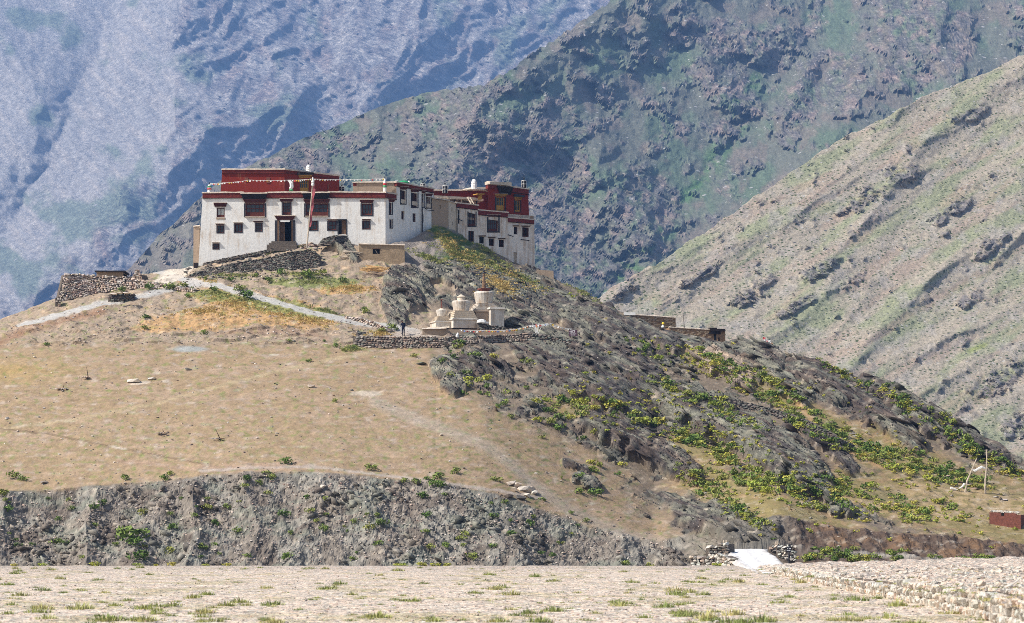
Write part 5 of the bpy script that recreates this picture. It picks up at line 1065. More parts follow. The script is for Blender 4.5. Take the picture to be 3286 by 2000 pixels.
m = MB(); m.lathe(b, [(7 * k, 175 * k), (6 * k, 177 * k), (2.5 * k, 179 * k), (3 * k, 183 * k), (.5 * k, 187 * k)], 8); m.build('finial', M['metal'], o3)
m = MB(); m.lathe(b + Vector((36 * k, -1.0, 0)), [(.8, 0), (.8, 1.9), (.95, 1.95), (.9, 2.15)], sq=True, rz=R(20)); m.build('white_pier', M['weathered'], o3)
# podium
pp = PL((1354, 278.6), (1500, 278.3)); o = thing('podium', 'long brown mud podium under the stupas with white plaster edges', 'podium', P(1480, 1082, 284)); m = MB()
m.hexa([Vector((*xy(1354, 278.6), 22)), Vector((*xy(1662, 279.2), 22)), Vector((*xy(1640, 284), 22)), Vector((*xy(1362, 284), 22))], [pp.p(1356, 1056), Vector((*xy(1660, 279.2), zof(1060, 279.2))), Vector((*xy(1640, 284), zof(1058, 283))), Vector((*xy(1364, 284), zof(1056, 283)))]); m.build('body', M['mud'], o)
wavy(o, 'coping', [(1354, 1056.5), (1432, 1055)], -.6, .15, .1, M['dirtywhite'], pp); wavy(o, 'coping', [(1370, 1052), (1440, 1051)], -1.2, -.6, .12, M['cream'], pp)
stone_wall('mani_wall', 'low wall of dark carved stones stacked in front of the tallest stupa', [(1530, 1036, 279.4), (1560, 1041, 279.4), (1610, 1050, 279.6), (1658, 1056, 279.6)], [(1530, 1058, 279.2), (1560, 1059, 279.2), (1610, 1062, 279.3), (1658, 1068, 279.3)], .34, .16, mStoneD, .8, 160, cat='mani wall', snap=False)
m = MB(); m.lathe(P(1545, 1036, 279.3), [(.6, 0), (.5, .25), (.2, .4)], 7); m.box(P(1556, 1036, 279.2), (.7, .5, .2), .3); tag(m.build('white_cloth_bundle', M['cloth']), 'white cloth bundle lying on the dark mani stones', 'cloth')
flags('low line of coloured prayer flags along the podium before the stupas', [(1475, 1058, 278), (1560, 1060, 278), (1640, 1058, 278.2), (1700, 1045, 278.3), (1760, 1037, 278.5)], 278, 34, .1, .16, ('cloth', 'yellow', 'orangef', 'redf', 'bluef', 'cloth'))
o = thing('prayer_sticks', 'bundle of bare white sticks with scarves at the right end of the terrace wall', 'prayer sticks', P(1720, 1070, 277))
for k_ in range(7): m = MB(); bb_ = P(1718 + k_ * 1.5, 1072, 277); m.tube([bb_, bb_ + Vector((random.uniform(-.5, .5), 0, random.uniform(.7, 1.3)))], [.03, .015], 4); m.build('stick', M['cloth'], o)
flags('ragged pale prayer flags between the stick bundle and the notice board', [(1716, 1040, 277), (1770, 1038, 278), (1835, 1056, 279)], 278, 16, .15, .14)
m = MB(); m.lathe(P(1467, 1090, 275.5), [(.12, 0), (.2, .3), (.16, .5), (.05, .62)], 7); m.lathe(P(1469, 1075, 275.6), [(.1, 0), (.14, .12), (.03, .25)], 6); tag(m.build('scarf_post', M['cloth']), 'small white scarf wrapped post on the terrace wall before the podium', 'post')
# ---------------------------------------------------------------- timber
def sticks(name, label, n, cx, cy, D, w, h, L, ang, mat, r=.06):
    o = thing(name, label, 'timber', P(cx, cy, D))
    for i in range(n):
        a = P(cx + random.uniform(-w, w) * .35, cy + random.uniform(-h, h), D + random.uniform(-1, 1)); d = Vector((math.cos(R(ang + random.uniform(-14, 14))), random.uniform(-.25, .25), math.sin(R(ang + random.uniform(-10, 10))))).normalized() * L * random.uniform(.6, 1.1) / 2
        m = MB(); m.tube([a - d, a + Vector((0, 0, random.uniform(-.05, .08))), a + d], [r, r * .9, r * .6], 5); m.build('pole', mat, o)
    return o
sticks('timber_pile', 'pile of bleached poles stacked against the left side of the tan shed', 26, 1124, 822, 299.5, 30, 14, 2.4, -8, M['pale'], .07)
sticks('brushwood_pile', 'heap of fresh orange willow branches in front of the tan shed', 34, 1202, 864, 295, 60, 7, 2.4, -3, M['orange'], .05)
g = ground(1325, 795) or P(1325, 795, 304)
m = MB(); m.beam(P(1314, 801, g.y - .3), P(1337, 792, g.y - .3), .16, .14); tag(m.build('plank', M['pale']), 'single pale plank lying on the slope right of the tan shed', 'plank')
o = thing('ladder', 'wooden ladder leaning on the mud roof between the wings', 'ladder', P(1512, 655, 319))
for dx in (0, 9): m = MB(); m.tube([P(1512 + dx, 655, 318), P(1499 + dx, 633, 319)], .06, 5); m.build('rail', M['pale'], o)
for k_ in range(4): f = (k_ + .7) / 5; m = MB(); m.tube([P(1512 - 13 * f, 655 - 22 * f, 318 + f), P(1521 - 13 * f, 655 - 22 * f, 318 + f)], .04, 4); m.build('rung', M['pale'], o)
# ---------------------------------------------------------------- person on the terrace
def person():
    b = P(1294, 1079, 279)
    q = ground(1294, 1079); b = q if q else b
    S = [(0, 0, .92), (0, 0, 1.12), (-.02, -.02, 1.36), (-.05, -.05, 1.47), (-.10, -.08, 1.58), (-.13, -.10, 1.70),
         (.09, 0, .88), (.10, .02, .50), (.11, .05, .08), (.06, -.10, .03), (-.09, 0, .88), (-.10, -.03, .50), (-.10, 0, .08), (-.15, -.14, .03),
         (.17, 0, 1.40), (.22, .02, 1.15), (.14, -.10, .93), (-.20, -.02, 1.38), (-.26, -.03, 1.13), (-.24, -.14, .90)]
    E = [(0, 1), (1, 2), (2, 3), (3, 4), (4, 5), (0, 6), (6, 7), (7, 8), (8, 9), (0, 10), (10, 11), (11, 12), (12, 13), (2, 14), (14, 15), (15, 16), (2, 17), (17, 18), (18, 19)]
    Rr = [.15, .15, .17, .07, .105, .085, .10, .07, .05, .045, .10, .07, .05, .045, .075, .055, .04, .075, .055, .04]
    me = bpy.data.meshes.new('person'); me.from_pydata([Vector(s) for s in S], E, []); o = bpy.data.objects.new('person', me); C.objects.link(o)
    md = o.modifiers.new('skin', 'SKIN'); 
    for i, v in enumerate(me.skin_vertices[0].data): v.radius = (Rr[i], Rr[i] * (.72 if i < 3 else 1)); v.use_root = (i == 0)
    o.modifiers.new('sub', 'SUBSURF').levels = 1; o.modifiers['sub'].render_levels = 1
    dg = bpy.context.evaluated_depsgraph_get(); nm = bpy.data.meshes.new_from_object(o.evaluated_get(dg)); o.modifiers.clear(); o.data = nm; nm.materials.clear()
    nm.materials.append(M['navy']); nm.materials.append(M['skin']); nm.materials.append(M['dark'])
    for p in nm.polygons: z = p.center.z; p.material_index = 1 if (1.47 < z < 1.64 and p.center.x < .1) or (.84 < z < .92 and abs(p.center.x) > .17) else 2 if z < .07 else 0
    o.location = b; tag(o, 'person in dark navy clothes standing head bowed on the terrace left of the stupas', 'person')
    m = MB(); m.lathe(b + Vector((-.12, -.06, 1.60)), [(.11, 0), (.125, .06), (.10, .13), (.03, .17)], 10); m.build('hair', M['black'], o, smooth=True)
    # hands: palm, four fingers and a thumb
    for sx, hp in ((1, Vector((.14, -.10, .93))), (-1, Vector((-.24, -.14, .90)))):
        m = MB(); c = b + hp; m.hexa([c + Vector((-.02, -.03, -.09)), c + Vector((.02, -.03, -.09)), c + Vector((.02, .04, -.09)), c + Vector((-.02, .04, -.09))], [c + Vector((-.015, -.025, 0)), c + Vector((.015, -.025, 0)), c + Vector((.015, .025, 0)), c + Vector((-.015, .025, 0))])
        for k_ in range(4): y = -.025 + k_ * .019; L_h = (.07, .08, .075, .055)[k_]; m.tube([c + Vector((0, y, -.085)), c + Vector((-.004 * sx, y, -.085 - L_h * .5)), c + Vector((-.018 * sx, y, -.085 - L_h))], [.009, .008, .006], 5)
        m.tube([c + Vector((0, -.028, -.03)), c + Vector((-.01 * sx, -.05, -.06)), c + Vector((-.015 * sx, -.05, -.09))], [.011, .009, .007], 5); m.build('hand', M['skin'], o)
    m = MB(); m.box(b + Vector((.02, .13, 1.22)), (.28, .14, .40), 0); m.build('backpack', M['black'], o)
person()
# ---------------------------------------------------------------- signs, posts, masts
def sign_text(mb, pl, x0, x1, y, h, off):
    x = x0
    while x < x1 - .8:
        w_ = random.uniform(.9, 1.9)
        if random.random() < .84: pl.box(mb, x, y - h / 2, min(x + w_ * .7, x1), y + h / 2, off, off + .01); 
        x += w_
g0 = P(1826, 1091, 276); pl = PL((1826, 276), (1852, 275.6)); o = thing('notice_board', 'dark maroon notice board on two metal posts at the right end of the terrace', 'notice board', P(1838, 1095, 276))
m = MB(); pl.box(m, 1826, 1059, 1853, 1079, -.03, .02); m.build('board', M['signb'], o)
for x, yb in ((1826, 1092), (1852, 1100)): m = MB(); m.tube([pl.p(x, yb + 3), pl.p(x, 1057)], .035, 5); m.build('post', M['metal'], o)
m = MB()
for i, (a, b) in enumerate(((1832, 1846), (1828, 1848), (1831, 1847), (1829, 1850), (1832, 1846))): sign_text(m, pl, a, b, 1061.5 + i * 3.5, 1.5, .021)
m.build('lettering', M['signp'], o)
pl = PL((2524, 178), (2540, 178)); o = thing('road_sign', 'small pointed black sign with three white lines on a thin post by the bridge', 'sign', P(2531, 1828, 178))
m = MB(); a = [pl.p(2525, 1771), pl.p(2538.5, 1771), pl.p(2539, 1758), pl.p(2533, 1745), pl.p(2532, 1745), pl.p(2526, 1758)]; m.add([v + pl.n * .015 for v in a] + [v - pl.n * .015 for v in a], [(0, 1, 2, 3, 4, 5), (11, 10, 9, 8, 7, 6)] + [(i, 6 + i, 6 + (i + 1) % 6, (i + 1) % 6) for i in range(6)]); m.build('board', M['metal'], o)
m = MB(); m.tube([pl.p(2531.5, 1832), pl.p(2532, 1771)], .05, 5); m.build('post', M['metal'], o)
m = MB(); sign_text(m, pl, 2528, 2536, 1755, 2.6, .016); sign_text(m, pl, 2526.5, 2538, 1761, 2.6, .016); sign_text(m, pl, 2526.5, 2538, 1767, 2.6, .016); m.build('lettering', M['signp'], o)
def mast(label, x, yb, yt, lean, mound=True, w_=26):
    b = ground(x, yb) or P(x, yb, 260); k = b.y / F; o = thing('marker_stick', label, 'stick', b)
    m = MB(); m.tube([b, b + Vector((lean * k, 0, (yb - yt) * k))], [.05, .015], 5); m.build('stick', M['dark'], o)
    if mound:
        for i in range(14): inst('stone', random.choice(stone_set(mStoneW)), b + Vector((random.gauss(-.2, w_ * k * .4), random.uniform(-.9, .1), 0)), (0, 0, random.random() * 3), (random.uniform(.15, .5), .3, .12), o)
mast('dark stick in a pale stone mound, right one of the upper left meadow pair', 283, 1212, 1178, -5); mast('short dark stick in a pale stone mound, left one of the upper left meadow pair', 206, 1249, 1236, -4); mast('dark leaning stick in grey stones low on the middle of the meadow', 706, 1409, 1378, -14); mast('very short stick in grey stones left of the leaning one on the meadow', 526, 1394, 1382, -4)
mast('thin bare mast behind the lower ridge ruin', 2196, 1052, 1012, -3, False)
# two leaning poles with a white scarf, lower right
o = thing('flag_poles', 'pair of weathered wooden poles joined by a drooping white scarf on the lower right slope', 'poles', P(3130, 1580, 235))
q1 = ground(3096, 1580) or P(3096, 1580, 238); q2 = ground(3162, 1585) or P(3162, 1585, 238)
def up(q, px_, py_): return P(px_, py_, q.y)
m = MB(); m.tube([q1 - Vector((0, 0, .3)), up(q1, 3103, 1545), up(q1, 3118, 1510), up(q1, 3134, 1472)], [.10, .09, .07, .05], 7); m.build('pole', M['pale'], o); m = MB(); m.tube([q2 - Vector((0, 0, .3)), up(q2, 3162, 1540), up(q2, 3166, 1500), up(q2, 3167, 1445)], [.11, .09, .07, .05], 7); m.build('pole', M['pale'], o)
m = MB(); m.tube([up(q1, 3120, 1508), up(q1, 3128, 1512), up(q1, 3138, 1506), up(q1, 3150, 1500), up(q1, 3162, 1504)], [.08, .14, .12, .16, .08], 6); m.build('scarf', M['cloth'], o); m = MB(); m.tube([up(q1, 3096, 1552), up(q1, 3088, 1562), up(q1, 3072, 1572), up(q1, 3050, 1566)], [.12, .08, .05, .12], 6); m.build('fallen_scarf', M['cloth'], o)
flags('ragged pink and white prayer flags on the skyline rock right of the ruins', [(2450, 1078, 291), (2468, 1092, 291), (2492, 1112, 290)], 291, 9, .2, .35, ('cloth', 'redf', 'orangef'))
# red ruin at the lower right edge
g = ground(3200, 1690) or P(3200, 1690, 225); D_ = g.y; pl = PL((3140, D_ + 1.2), (3276, D_)); o = thing('red_ruin', 'low dark red mud ruin capped with white stones at the right edge', 'ruin', pl.p(3210, 1690))
m = MB(); pl.box(m, 3175, 1644, 3262, 1684, -.5, 0, y0b=1648, y1b=1712); m.build('wall', M['brick'], o); m = MB(); pl.box(m, 3262.2, 1652, 3276, 1695, -2.5, .02, y1b=1725); m.build('end_wall', M['brick'], o); m = MB(); pl.box(m, 3213, 1646, 3222, 1655, 0, .02); m.build('opening', M['inside'], o)
for i in range(38): x = 3180 + i * 2.4; inst('stone', random.choice(stone_set(mStoneP)), pl.p(x, 1640 + (x - 3180) * .06, -.2), (0, 0, random.random() * 3), (.28, .3, .22), o)
# ---------------------------------------------------------------- bridge, gate pillars and road
stone_wall('gate_pillar', 'left broken stone gate pillar beside the white road', [(2265, 1757, 193), (2300, 1750, 192.6), (2331, 1744, 192.2)], [(2262, 1802, 193), (2300, 1802, 192.6), (2333, 1800, 192.2)], .32, .2, mStoneP, 1.6, cat='gate pillar', snap=False)
stone_wall('bridge_abutment', 'orange stone abutment wall below the left gate pillar', [(2212, 1790, 187), (2250, 1786, 186.5), (2290, 1785, 186), (2310, 1778, 186)], [(2212, 1832, 186.6), (2250, 1832, 186), (2290, 1832, 185.5), (2310, 1832, 185.4)], .34, .24, mStoneP, 1.2, cat='abutment', snap=False)
stone_wall('bridge_abutment', 'lower stone abutment flank left of the white road', [(2296, 1784, 184), (2320, 1782, 183.6), (2350, 1795, 182.5), (2385, 1815, 181)], [(2288, 1836, 183.6), (2320, 1836, 183), (2350, 1836, 182), (2385, 1836, 180.5)], .34, .24, mStoneP, .8, cat='abutment', snap=False)
stone_wall('gate_pillar', 'right orange stone gate pillar behind the pointed black sign', [(2488, 1752, 192.4), (2520, 1750, 192), (2554, 1754, 192)], [(2490, 1790, 192.2), (2520, 1796, 191.8), (2552, 1800, 191.8)], .32, .2, mStoneP, 1.4, cat='gate pillar', snap=False)
stone_wall('gate_post', 'thin ruined stone post between the road and the right gate pillar', [(2465, 1754, 196), (2492, 1740, 196)], [(2465, 1774, 195.8), (2494, 1776, 195.8)], .3, .2, mStoneM, .5, cat='gate post', snap=False)
for (xs, lab) in (((2322, 2327, 2331), 'left'), ((2488, 2491, 2495), 'right')):
    o = thing('railing_stubs', 'few upright wooden stubs on top of the %s gate pillar' % lab, 'stubs', P(xs[0], 1748, 192.5))
    for x in xs: m = MB(); m.tube([P(x, 1752, 192.5), P(x + 1, 1738 if x > 2400 else 1734, 192.5)], .05, 5); m.build('stub', M['pale'], o)
rows_ = np.array([(2420, 2520, 1841, 141.5), (2385, 2528, 1822, 165), (2356, 2516, 1800, 181), (2338, 2490, 1782, 188), (2332, 2468, 1768, 195), (2330, 2462, 1763.5, 205), (2300, 2530, 1761.5, 212), (2240, 2620, 1761, 218)], float)
tr = np.linspace(0, 7, 70); rr_ = np.stack([np.interp(tr, np.arange(8), rows_[:, k_]) for k_ in range(4)], 1); uu = np.linspace(0, 1, 31)[None, :]
wob = 5 * fbm(tr / .8, tr * 0, 3, 160)[:, None]; pxr = rr_[:, 0:1] + wob + (rr_[:, 1:2] - rr_[:, 0:1]) * uu; Dr = np.broadcast_to(rr_[:, 3:4], pxr.shape); zr = H + (HOR - rr_[:, 2:3]) / F * Dr
edge_ = np.minimum(uu, 1 - uu) * 2; zr = zr - .25 * ss(.12, 0, edge_) + .03 * fbm(pxr / 12, Dr / 1.5, 4, 161) - .04 * np.exp(-((edge_ - .45) / .1) ** 2)
cr = np.zeros(pxr.shape + (3,)) + np.array([.70, .69, .68]); cr = mixc(cr, (.46, .44, .42), ss(.42, .1, edge_ + .2 * fbm(pxr / 20, Dr / 2, 4, 162))); cr = mixc(cr, (.52, .51, .50), .6 * np.exp(-((edge_ - 1) / .2) ** 2)); cr = cr * (1 + .15 * fbm(pxr / 6, Dr / .6, 3, 163))[..., None]
tag(grid_mesh('road', (pxr - 1643) / F * Dr, Dr, zr, terrain_mat('road_gravel', 2, 8, .14, .03, 6), cr), kind='structure')
# revetment of the berm in the right foreground
def bp_(x, yt, yb): 
    D = F * H / (yb - HOR); return (x, yt, D * 1.0), (x, yb, D)
RV = [(2490, 1822, 1842), (2560, 1832, 1858), (2620, 1840, 1872), (2700, 1849, 1890), (2780, 1858, 1907), (2880, 1870, 1925), (3000, 1880, 1950), (3120, 1890, 1976), (3286, 1908, 2020), (3420, 1925, 2062)]
stone_wall('revetment_wall', 'sloping pale orange stone revetment in the right foreground', [bp_(*q)[0] for q in RV], [bp_(*q)[1] for q in RV], .17, .24, mStoneP, .5, cat='revetment', jit=.45, tilt=.25, grout='stoneg', snap=False)
stone_wall('field_wall', 'dark dry stone wall beside the track behind the right foreground berm', [(2885, 1799, 186), (2960, 1802, 185), (3060, 1812, 183), (3180, 1822, 181.5), (3300, 1832, 181)], [(2885, 1824, 186), (2960, 1834, 185), (3060, 1838, 183), (3180, 1842, 181.5), (3300, 1850, 181)], .3, .16, mStoneD, .6, snap=False)
# ---------------------------------------------------------------- loose boulders
def rock(label, x, y, w_, h_, mat, lie=ground, grp=None, z=.0, rz=None):
    b = lie(x, y)
    if b is None: return
    o = inst('boulder', random.choice(stone_set(mat)), b + Vector((0, 0, h_ * .25 + z)), (random.uniform(-.2, .2), random.uniform(-.2, .2), random.random() * 3 if rz is None else rz), (w_, w_ * .8, h_)); tag(o, label, 'boulder', grp)
rock('long pale slab lying alone on the centre of the meadow', 999, 1243, .8, .35, mStoneS, rz=.2); rock('dark flat rock on the upper middle of the meadow', 604, 1189, .8, .3, mStoneD, rz=0)
rock('largest cream boulder of the group on the left meadow', 430, 1228, 1.6, .5, mStoneS, rz=0); rock('smaller cream boulder right of the largest one on the left meadow', 487, 1220, .9, .3, mStoneS, rz=0)
rock('small pale boulder at the far left of the upper meadow', 110, 1151, .4, .3, mStoneS); rock('round brown boulder at the left edge of the meadow', 22, 1349, .4, .35, mStoneW); rock('reddish rock on the brink of the bank at left', 142, 1552, .9, .25, mStoneM)
rock('dark hollow rock on the bare ground right of the meadow', 1352, 1172, 1.2, .35, mStoneD, rz=0); rock('pale stone low in the middle of the upper bank', 1036, 1575, .7, .45, mStoneS); rock('whitish stone on the scree right of the meadow', 1416, 1399, .4, .25, mStoneS)
for i, (x, y, a, b) in enumerate([(1640, 1556, 1.0, .5), (1660, 1566, .9, .6), (1680, 1575, 1.3, .6), (1700, 1580, 1.2, .6), (1715, 1588, .8, .5), (1650, 1576, .8, .4), (1690, 1595, .9, .5), (1630, 1600, .9, .4), (1670, 1602, 1.0, .4)]): rock('cream boulder in the pale heap at the brink of the bank', x, y, a, b, mStoneS if i < 7 else mStoneD, grp='cream boulders heaped at the bank')
for x, y, a in [(3040, 1528, 1.3), (3075, 1548, 1.2), (3100, 1558, 1.3), (3125, 1568, 1.1), (3195, 1596, .9), (3220, 1605, 1.0), (3052, 1592, .6), (2906, 1640, .8), (2925, 1652, .6), (2950, 1634, .5)]: rock('flat pale slate lying on the lower right slope', x, y, a, .12, mStoneW, grp='flat slates on the lower right slope')
for _ in range(110):
    x = random.uniform(10, 1500); y = random.uniform(1125, 1500)
    rock('small pale stone scattered on the meadow', x, y, random.uniform(.12, .34), random.uniform(.1, .2), random.choice([mStoneS, mStoneW]), grp='small stones scattered on the meadow')
# many small stones nobody could count: banks, slopes, gravel
def scatter(name, n, region, lie, size, mat, keep=None):
    ms = stone_set(mat); VV = []; FF = []; RR = []; k = 0; base = [(np.array([v.co[:] for v in me.vertices]), [tuple(f.vertices) for f in me.polygons]) for me in ms]
    for _ in range(n):
        x, y = region()
        if keep and not keep(x, y): continue
        b = lie(x, y)
        if b is None: continue
        v, f = random.choice(base); s = size(); a = random.random() * 6.28; ca_, sa_ = math.cos(a), math.sin(a); q = v * np.array([s * random.uniform(.8, 1.5), s, s * random.uniform(.4, .8)]); q = np.stack([q[:, 0] * ca_ - q[:, 1] * sa_, q[:, 0] * sa_ + q[:, 1] * ca_, q[:, 2]], 1) + np.array([b.x, b.y, b.z + s * .15])
        VV.append(q); FF += [tuple(i + k for i in g) for g in f]; RR += [random.random()] * len(v); k += len(v)
    V = np.concatenate(VV); me = bpy.data.meshes.new(name); me.from_pydata(V.tolist(), [], FF); me.materials.append(mat); at = me.attributes.new('rnd', 'FLOAT', 'POINT'); at.data.foreach_set('value', np.array(RR, np.float32)); o = bpy.data.objects.new(name, me); C.objects.link(o); return tag(o, kind='stuff')
U = random.uniform
scatter('bank_stones', 3500, lambda: (U(-20, 2150), U(1520, 1812)), ground, lambda: .10 + .16 * random.random() ** 3, mStoneW, lambda x, y: y > np.interp(x, KP, [b for a, b in L3]))
scatter('slope_stones', 2800, lambda: (U(100, 3280), U(860, 1760)), ground, lambda: .08 + .22 * random.random() ** 4, mStoneM)
scatter('slate_rubble', 700, lambda: (U(590, 1040), U(800, 900)), ground, lambda: .15 + .3 * random.random() ** 2, mStoneD)
scatter('upper_rubble', 2200, lambda: (U(20, 1350), U(880, 1110)), ground, lambda: .08 + .18 * random.random() ** 3, mStoneW)
scatter('gravel_stones', 4800, lambda: (U(-30, 3310), 1817 + 190 * random.random() ** 1.3), plain, lambda: .03 + .07 * random.random() ** 3, mStoneW)
scatter('berm_rubble', 2600, lambda: (U(2450, 3310), U(1820, 1905)), plain, lambda: .06 + .16 * random.random() ** 3, mStoneP, lambda x, y: y < np.interp(x, [a for a, b, c in RV], [b for a, b, c in RV]) + 6)
# ---------------------------------------------------------------- plants
mLeafG = varied('shrub_leaf_green', [(0, (.08, .14, .03)), (.3, (.13, .20, .045)), (.6, (.20, .25, .06)), (.85, (.28, .29, .07)), (1, (.10, .16, .04))], rough=.8, bscale=6, rsub=.35)
mLeafY = varied('shrub_leaf_yellow', [(0, (.26, .32, .05)), (.4, (.38, .38, .06)), (.8, (.46, .40, .09)), (1, (.22, .29, .06))], rough=.8, bscale=6, rsub=.3)
mBladeG = varied('grass_blade_green', [(0, (.20, .25, .08)), (.4, (.30, .33, .11)), (.75, (.42, .39, .17)), (1, (.18, .23, .08))], rough=.8, bscale=6, rsub=.3)
mBladeT = varied('grass_blade_straw', [(0, (.62, .46, .20)), (.4, (.54, .42, .17)), (.8, (.66, .46, .18)), (1, (.42, .40, .15))], rough=.85, bscale=6, rsub=.3)
def shrub_mesh(seed, mat, leaves=130, flat=.75, ls=.19):
    r = random.Random(seed); v = []; f = []
    lumps = [(Vector((0, 0, .35)), .42)] + [(Vector((r.uniform(-.33, .33), r.uniform(-.33, .33), r.uniform(.2, .5))), r.uniform(.18, .3)) for _ in range(5)]
    for _ in range(leaves):
        c, rad = r.choice(lumps); d = Vector((r.gauss(0, 1), r.gauss(0, 1), r.gauss(0.2, 1))).normalized(); p = c + d * rad * r.uniform(.6, 1.08); p.z = max(.02, p.z * flat)
        a = Vector((r.gauss(0, 1), r.gauss(0, 1), r.gauss(0, 1))).normalized(); n = (d + a * .9).normalized(); x = n.orthogonal().normalized(); x = Matrix.Rotation(r.random() * 6.28, 3, n) @ x; y = n.cross(x); s = ls * r.uniform(.6, 1.3); k = len(v)
        v += [p - x * s * .5, p - y * s * .28, p + x * s * .5, p + y * s * .28]; f += [(k, k + 1, k + 2, k + 3)]
    me = bpy.data.meshes.new('shrub'); me.from_pydata(v, [], f); me.materials.append(mat); return me
def tuft_mesh(seed, mat, blades=120, h=.44, spread=.5, w=.024):
    r = random.Random(seed); v = []; f = []
    for _ in range(blades):
        a = r.random() * 6.28; q = r.random() ** .5 * spread; b = Vector((math.cos(a) * q, math.sin(a) * q, -.03)); l = h * r.uniform(.45, 1.1) * (1 - .5 * q / spread); o = Vector((math.cos(a), math.sin(a), 0)) * l * r.uniform(.1, .6); s = Vector((-math.sin(a + r.uniform(-1, 1)), math.cos(a), 0)) * w; k = len(v)
        v += [b - s, b + s, b + o * .4 + Vector((0, 0, l * .65)) + s * .7, b + o * .4 + Vector((0, 0, l * .65)) - s * .7, b + o + Vector((0, 0, l))]; f += [(k, k + 1, k + 2, k + 3), (k + 3, k + 2, k + 4)]
    me = bpy.data.meshes.new('grass_tuft'); me.from_pydata(v, [], f); me.materials.append(mat); return me
SG = [shrub_mesh(k, mLeafG) for k in range(6)]; SY = [shrub_mesh(20 + k, mLeafY) for k in range(5)]; TG = [tuft_mesh(k, mBladeG) for k in range(6)]; TT = [tuft_mesh(30 + k, mBladeT) for k in range(5)]
XG = [(330, 'at the far left'), (700, 'under the big shrubs'), (1080, 'left of the middle'), (1480, 'near the middle'), (1900, 'right of the middle'), (2200, 'left of the bridge'), (2560, 'below the white road'), (2900, 'by the revetment start'), (9999, 'at the far right')]
YG = [(1835, 'along the far edge'), (1862, 'in the farther part'), (1900, 'in the middle distance'), (1945, 'in the nearer part'), (9999, 'at the bottom edge')]
XB_ = [(250, 'at the far left'), (520, 'beside the big shrub clump'), (800, 'below the trench line'), (1080, 'under the pale stone'), (1350, 'in its middle'), (1600, 'near the cream boulders'), (9999, 'at its right end')]
YB_ = [(1560, 'on the brink'), (1630, 'high up'), (1700, 'half way up'), (9999, 'low down')]
XF = [(2200, 'near the overhanging slab'), (2400, 'left of the path wall'), (2600, 'beside the path wall'), (2800, 'by the stone steps'), (3000, 'left of the poles'), (9999, 'around the poles')]
YF = [(1260, 'on the ridge side'), (1380, 'above the green hollow'), (1480, 'in the green hollow'), (1600, 'below the big slab'), (9999, 'near the foot')]
def pick(v, t):
    for l, s_ in t:
        if v < l: return s_
def size_word(s, lo, hi): return 'small' if s < lo else 'large' if s > hi else 'medium'
LG = [shrub_mesh(50 + k, mLeafG, 34, ls=.30) for k in range(5)]; LY = [shrub_mesh(60 + k, mLeafY, 34, ls=.30) for k in range(5)]; HG = [tuft_mesh(70 + k, mBladeG, 22, w=.05) for k in range(5)]; HT = [tuft_mesh(80 + k, mBladeT, 22, w=.05) for k in range(5)]
def plant(name, ms, x, y, s, label, cat, grp=None, lie=ground, sz=1.0):
    b = lie(x, y)
    if b is None: return None
    o = inst(name, random.choice(ms), b - Vector((0, 0, .04)), (0, 0, random.random() * 6.28), (s * U(.85, 1.2), s * U(.85, 1.2), s * sz * U(.8, 1.15))); tag(o, label, cat, grp); return o
for x, y, s, lab in [(418, 1736, 2.4, 'wide dark green shrub low on the left bank, biggest of its clump'), (447, 1796, 2.0, 'dark low shrub at the foot of the left bank under the big clump'), (442, 1762, 1.7, 'yellowish green shrub in the big clump on the left bank'), (462, 1714, 1.1, 'round bright shrub at the top of the big clump on the left bank'),
                     (784, 962, 2.3, 'bushy dark green shrub in the middle of the golden grass'), (28, 1644, 1.1, 'yellow green shrub on the bank at the left edge of the photo'), (466, 1023, 1.3, 'dark shrub on the slope left of the golden grass, upper of two'), (461, 1058, 1.0, 'dark shrub on the slope left of the golden grass, lower of two'),
                     (654, 1074, 1.0, 'dark shrub alone above the meadow below the golden grass'), (149, 1111, .9, 'green shrub at the far left edge of the upper meadow'), (991, 1163, .7, 'single yellow green shrub on the upper meadow'), (1075, 1292, .8, 'single dark green shrub on the middle of the meadow'), (990, 897, 2.0, 'leafy shrub below the flag pole wall'),
                     (663, 1641, 1.3, 'dark green shrub high on the middle of the bank'), (1617, 1302, .9, 'dark shrub on the scree right of the meadow'), (1173, 1000, 1.0, 'green shrub above the footpath left of the stupas'), (1336, 1555, 1.0, 'large round shrub on the brink of the bank at its middle'), (1356, 1600, 1.2, 'leafy light green shrub just under the brink of the bank')]:
    plant('shrub', SG, x, y, s, lab, 'shrub')
bank = [(13, 1592), (791, 1542), (787, 1570), (830, 1558), (872, 1548), (852, 1527), (727, 1635), (1001, 1650), (1018, 1677), (1037, 1707), (911, 1660), (1211, 1662), (1225, 1685), (1185, 1711), (1299, 1554), (1416, 1564), (1400, 1562), (1425, 1598), (1373, 1543), (1408, 1537), (1594, 1545), (1371, 1663), (1363, 1711), (1483, 1735), (1490, 1722), (1430, 1759), (1383, 1766), (1577, 1664), (542, 1778), (653, 1765), (549, 1528), (527, 1544), (402, 1540), (41, 1538), (76, 1546), (917, 1490), (1195, 1510), (1463, 1521), (455, 1651), (927, 1796), (1127, 1804), (1219, 1752), (1138, 1680), (330, 1622), (300, 1640), (210, 1750), (180, 1748), (560, 1700), (690, 1690), (760, 1716), (985, 1605), (1050, 1610), (860, 1590), (1580, 1760), (1640, 1720), (1520, 1800), (1700, 1690), (2005, 1818), (2085, 1825), (1770, 1790)]
for x, y in bank: s = U(.75, 1.3); plant('shrub', SG, x, y, s, '%s green shrub %s of the grey bank, %s' % (size_word(s, .9, 1.12), pick(y, YB_), pick(x, XB_)), 'shrub', 'green shrubs on the grey bank')
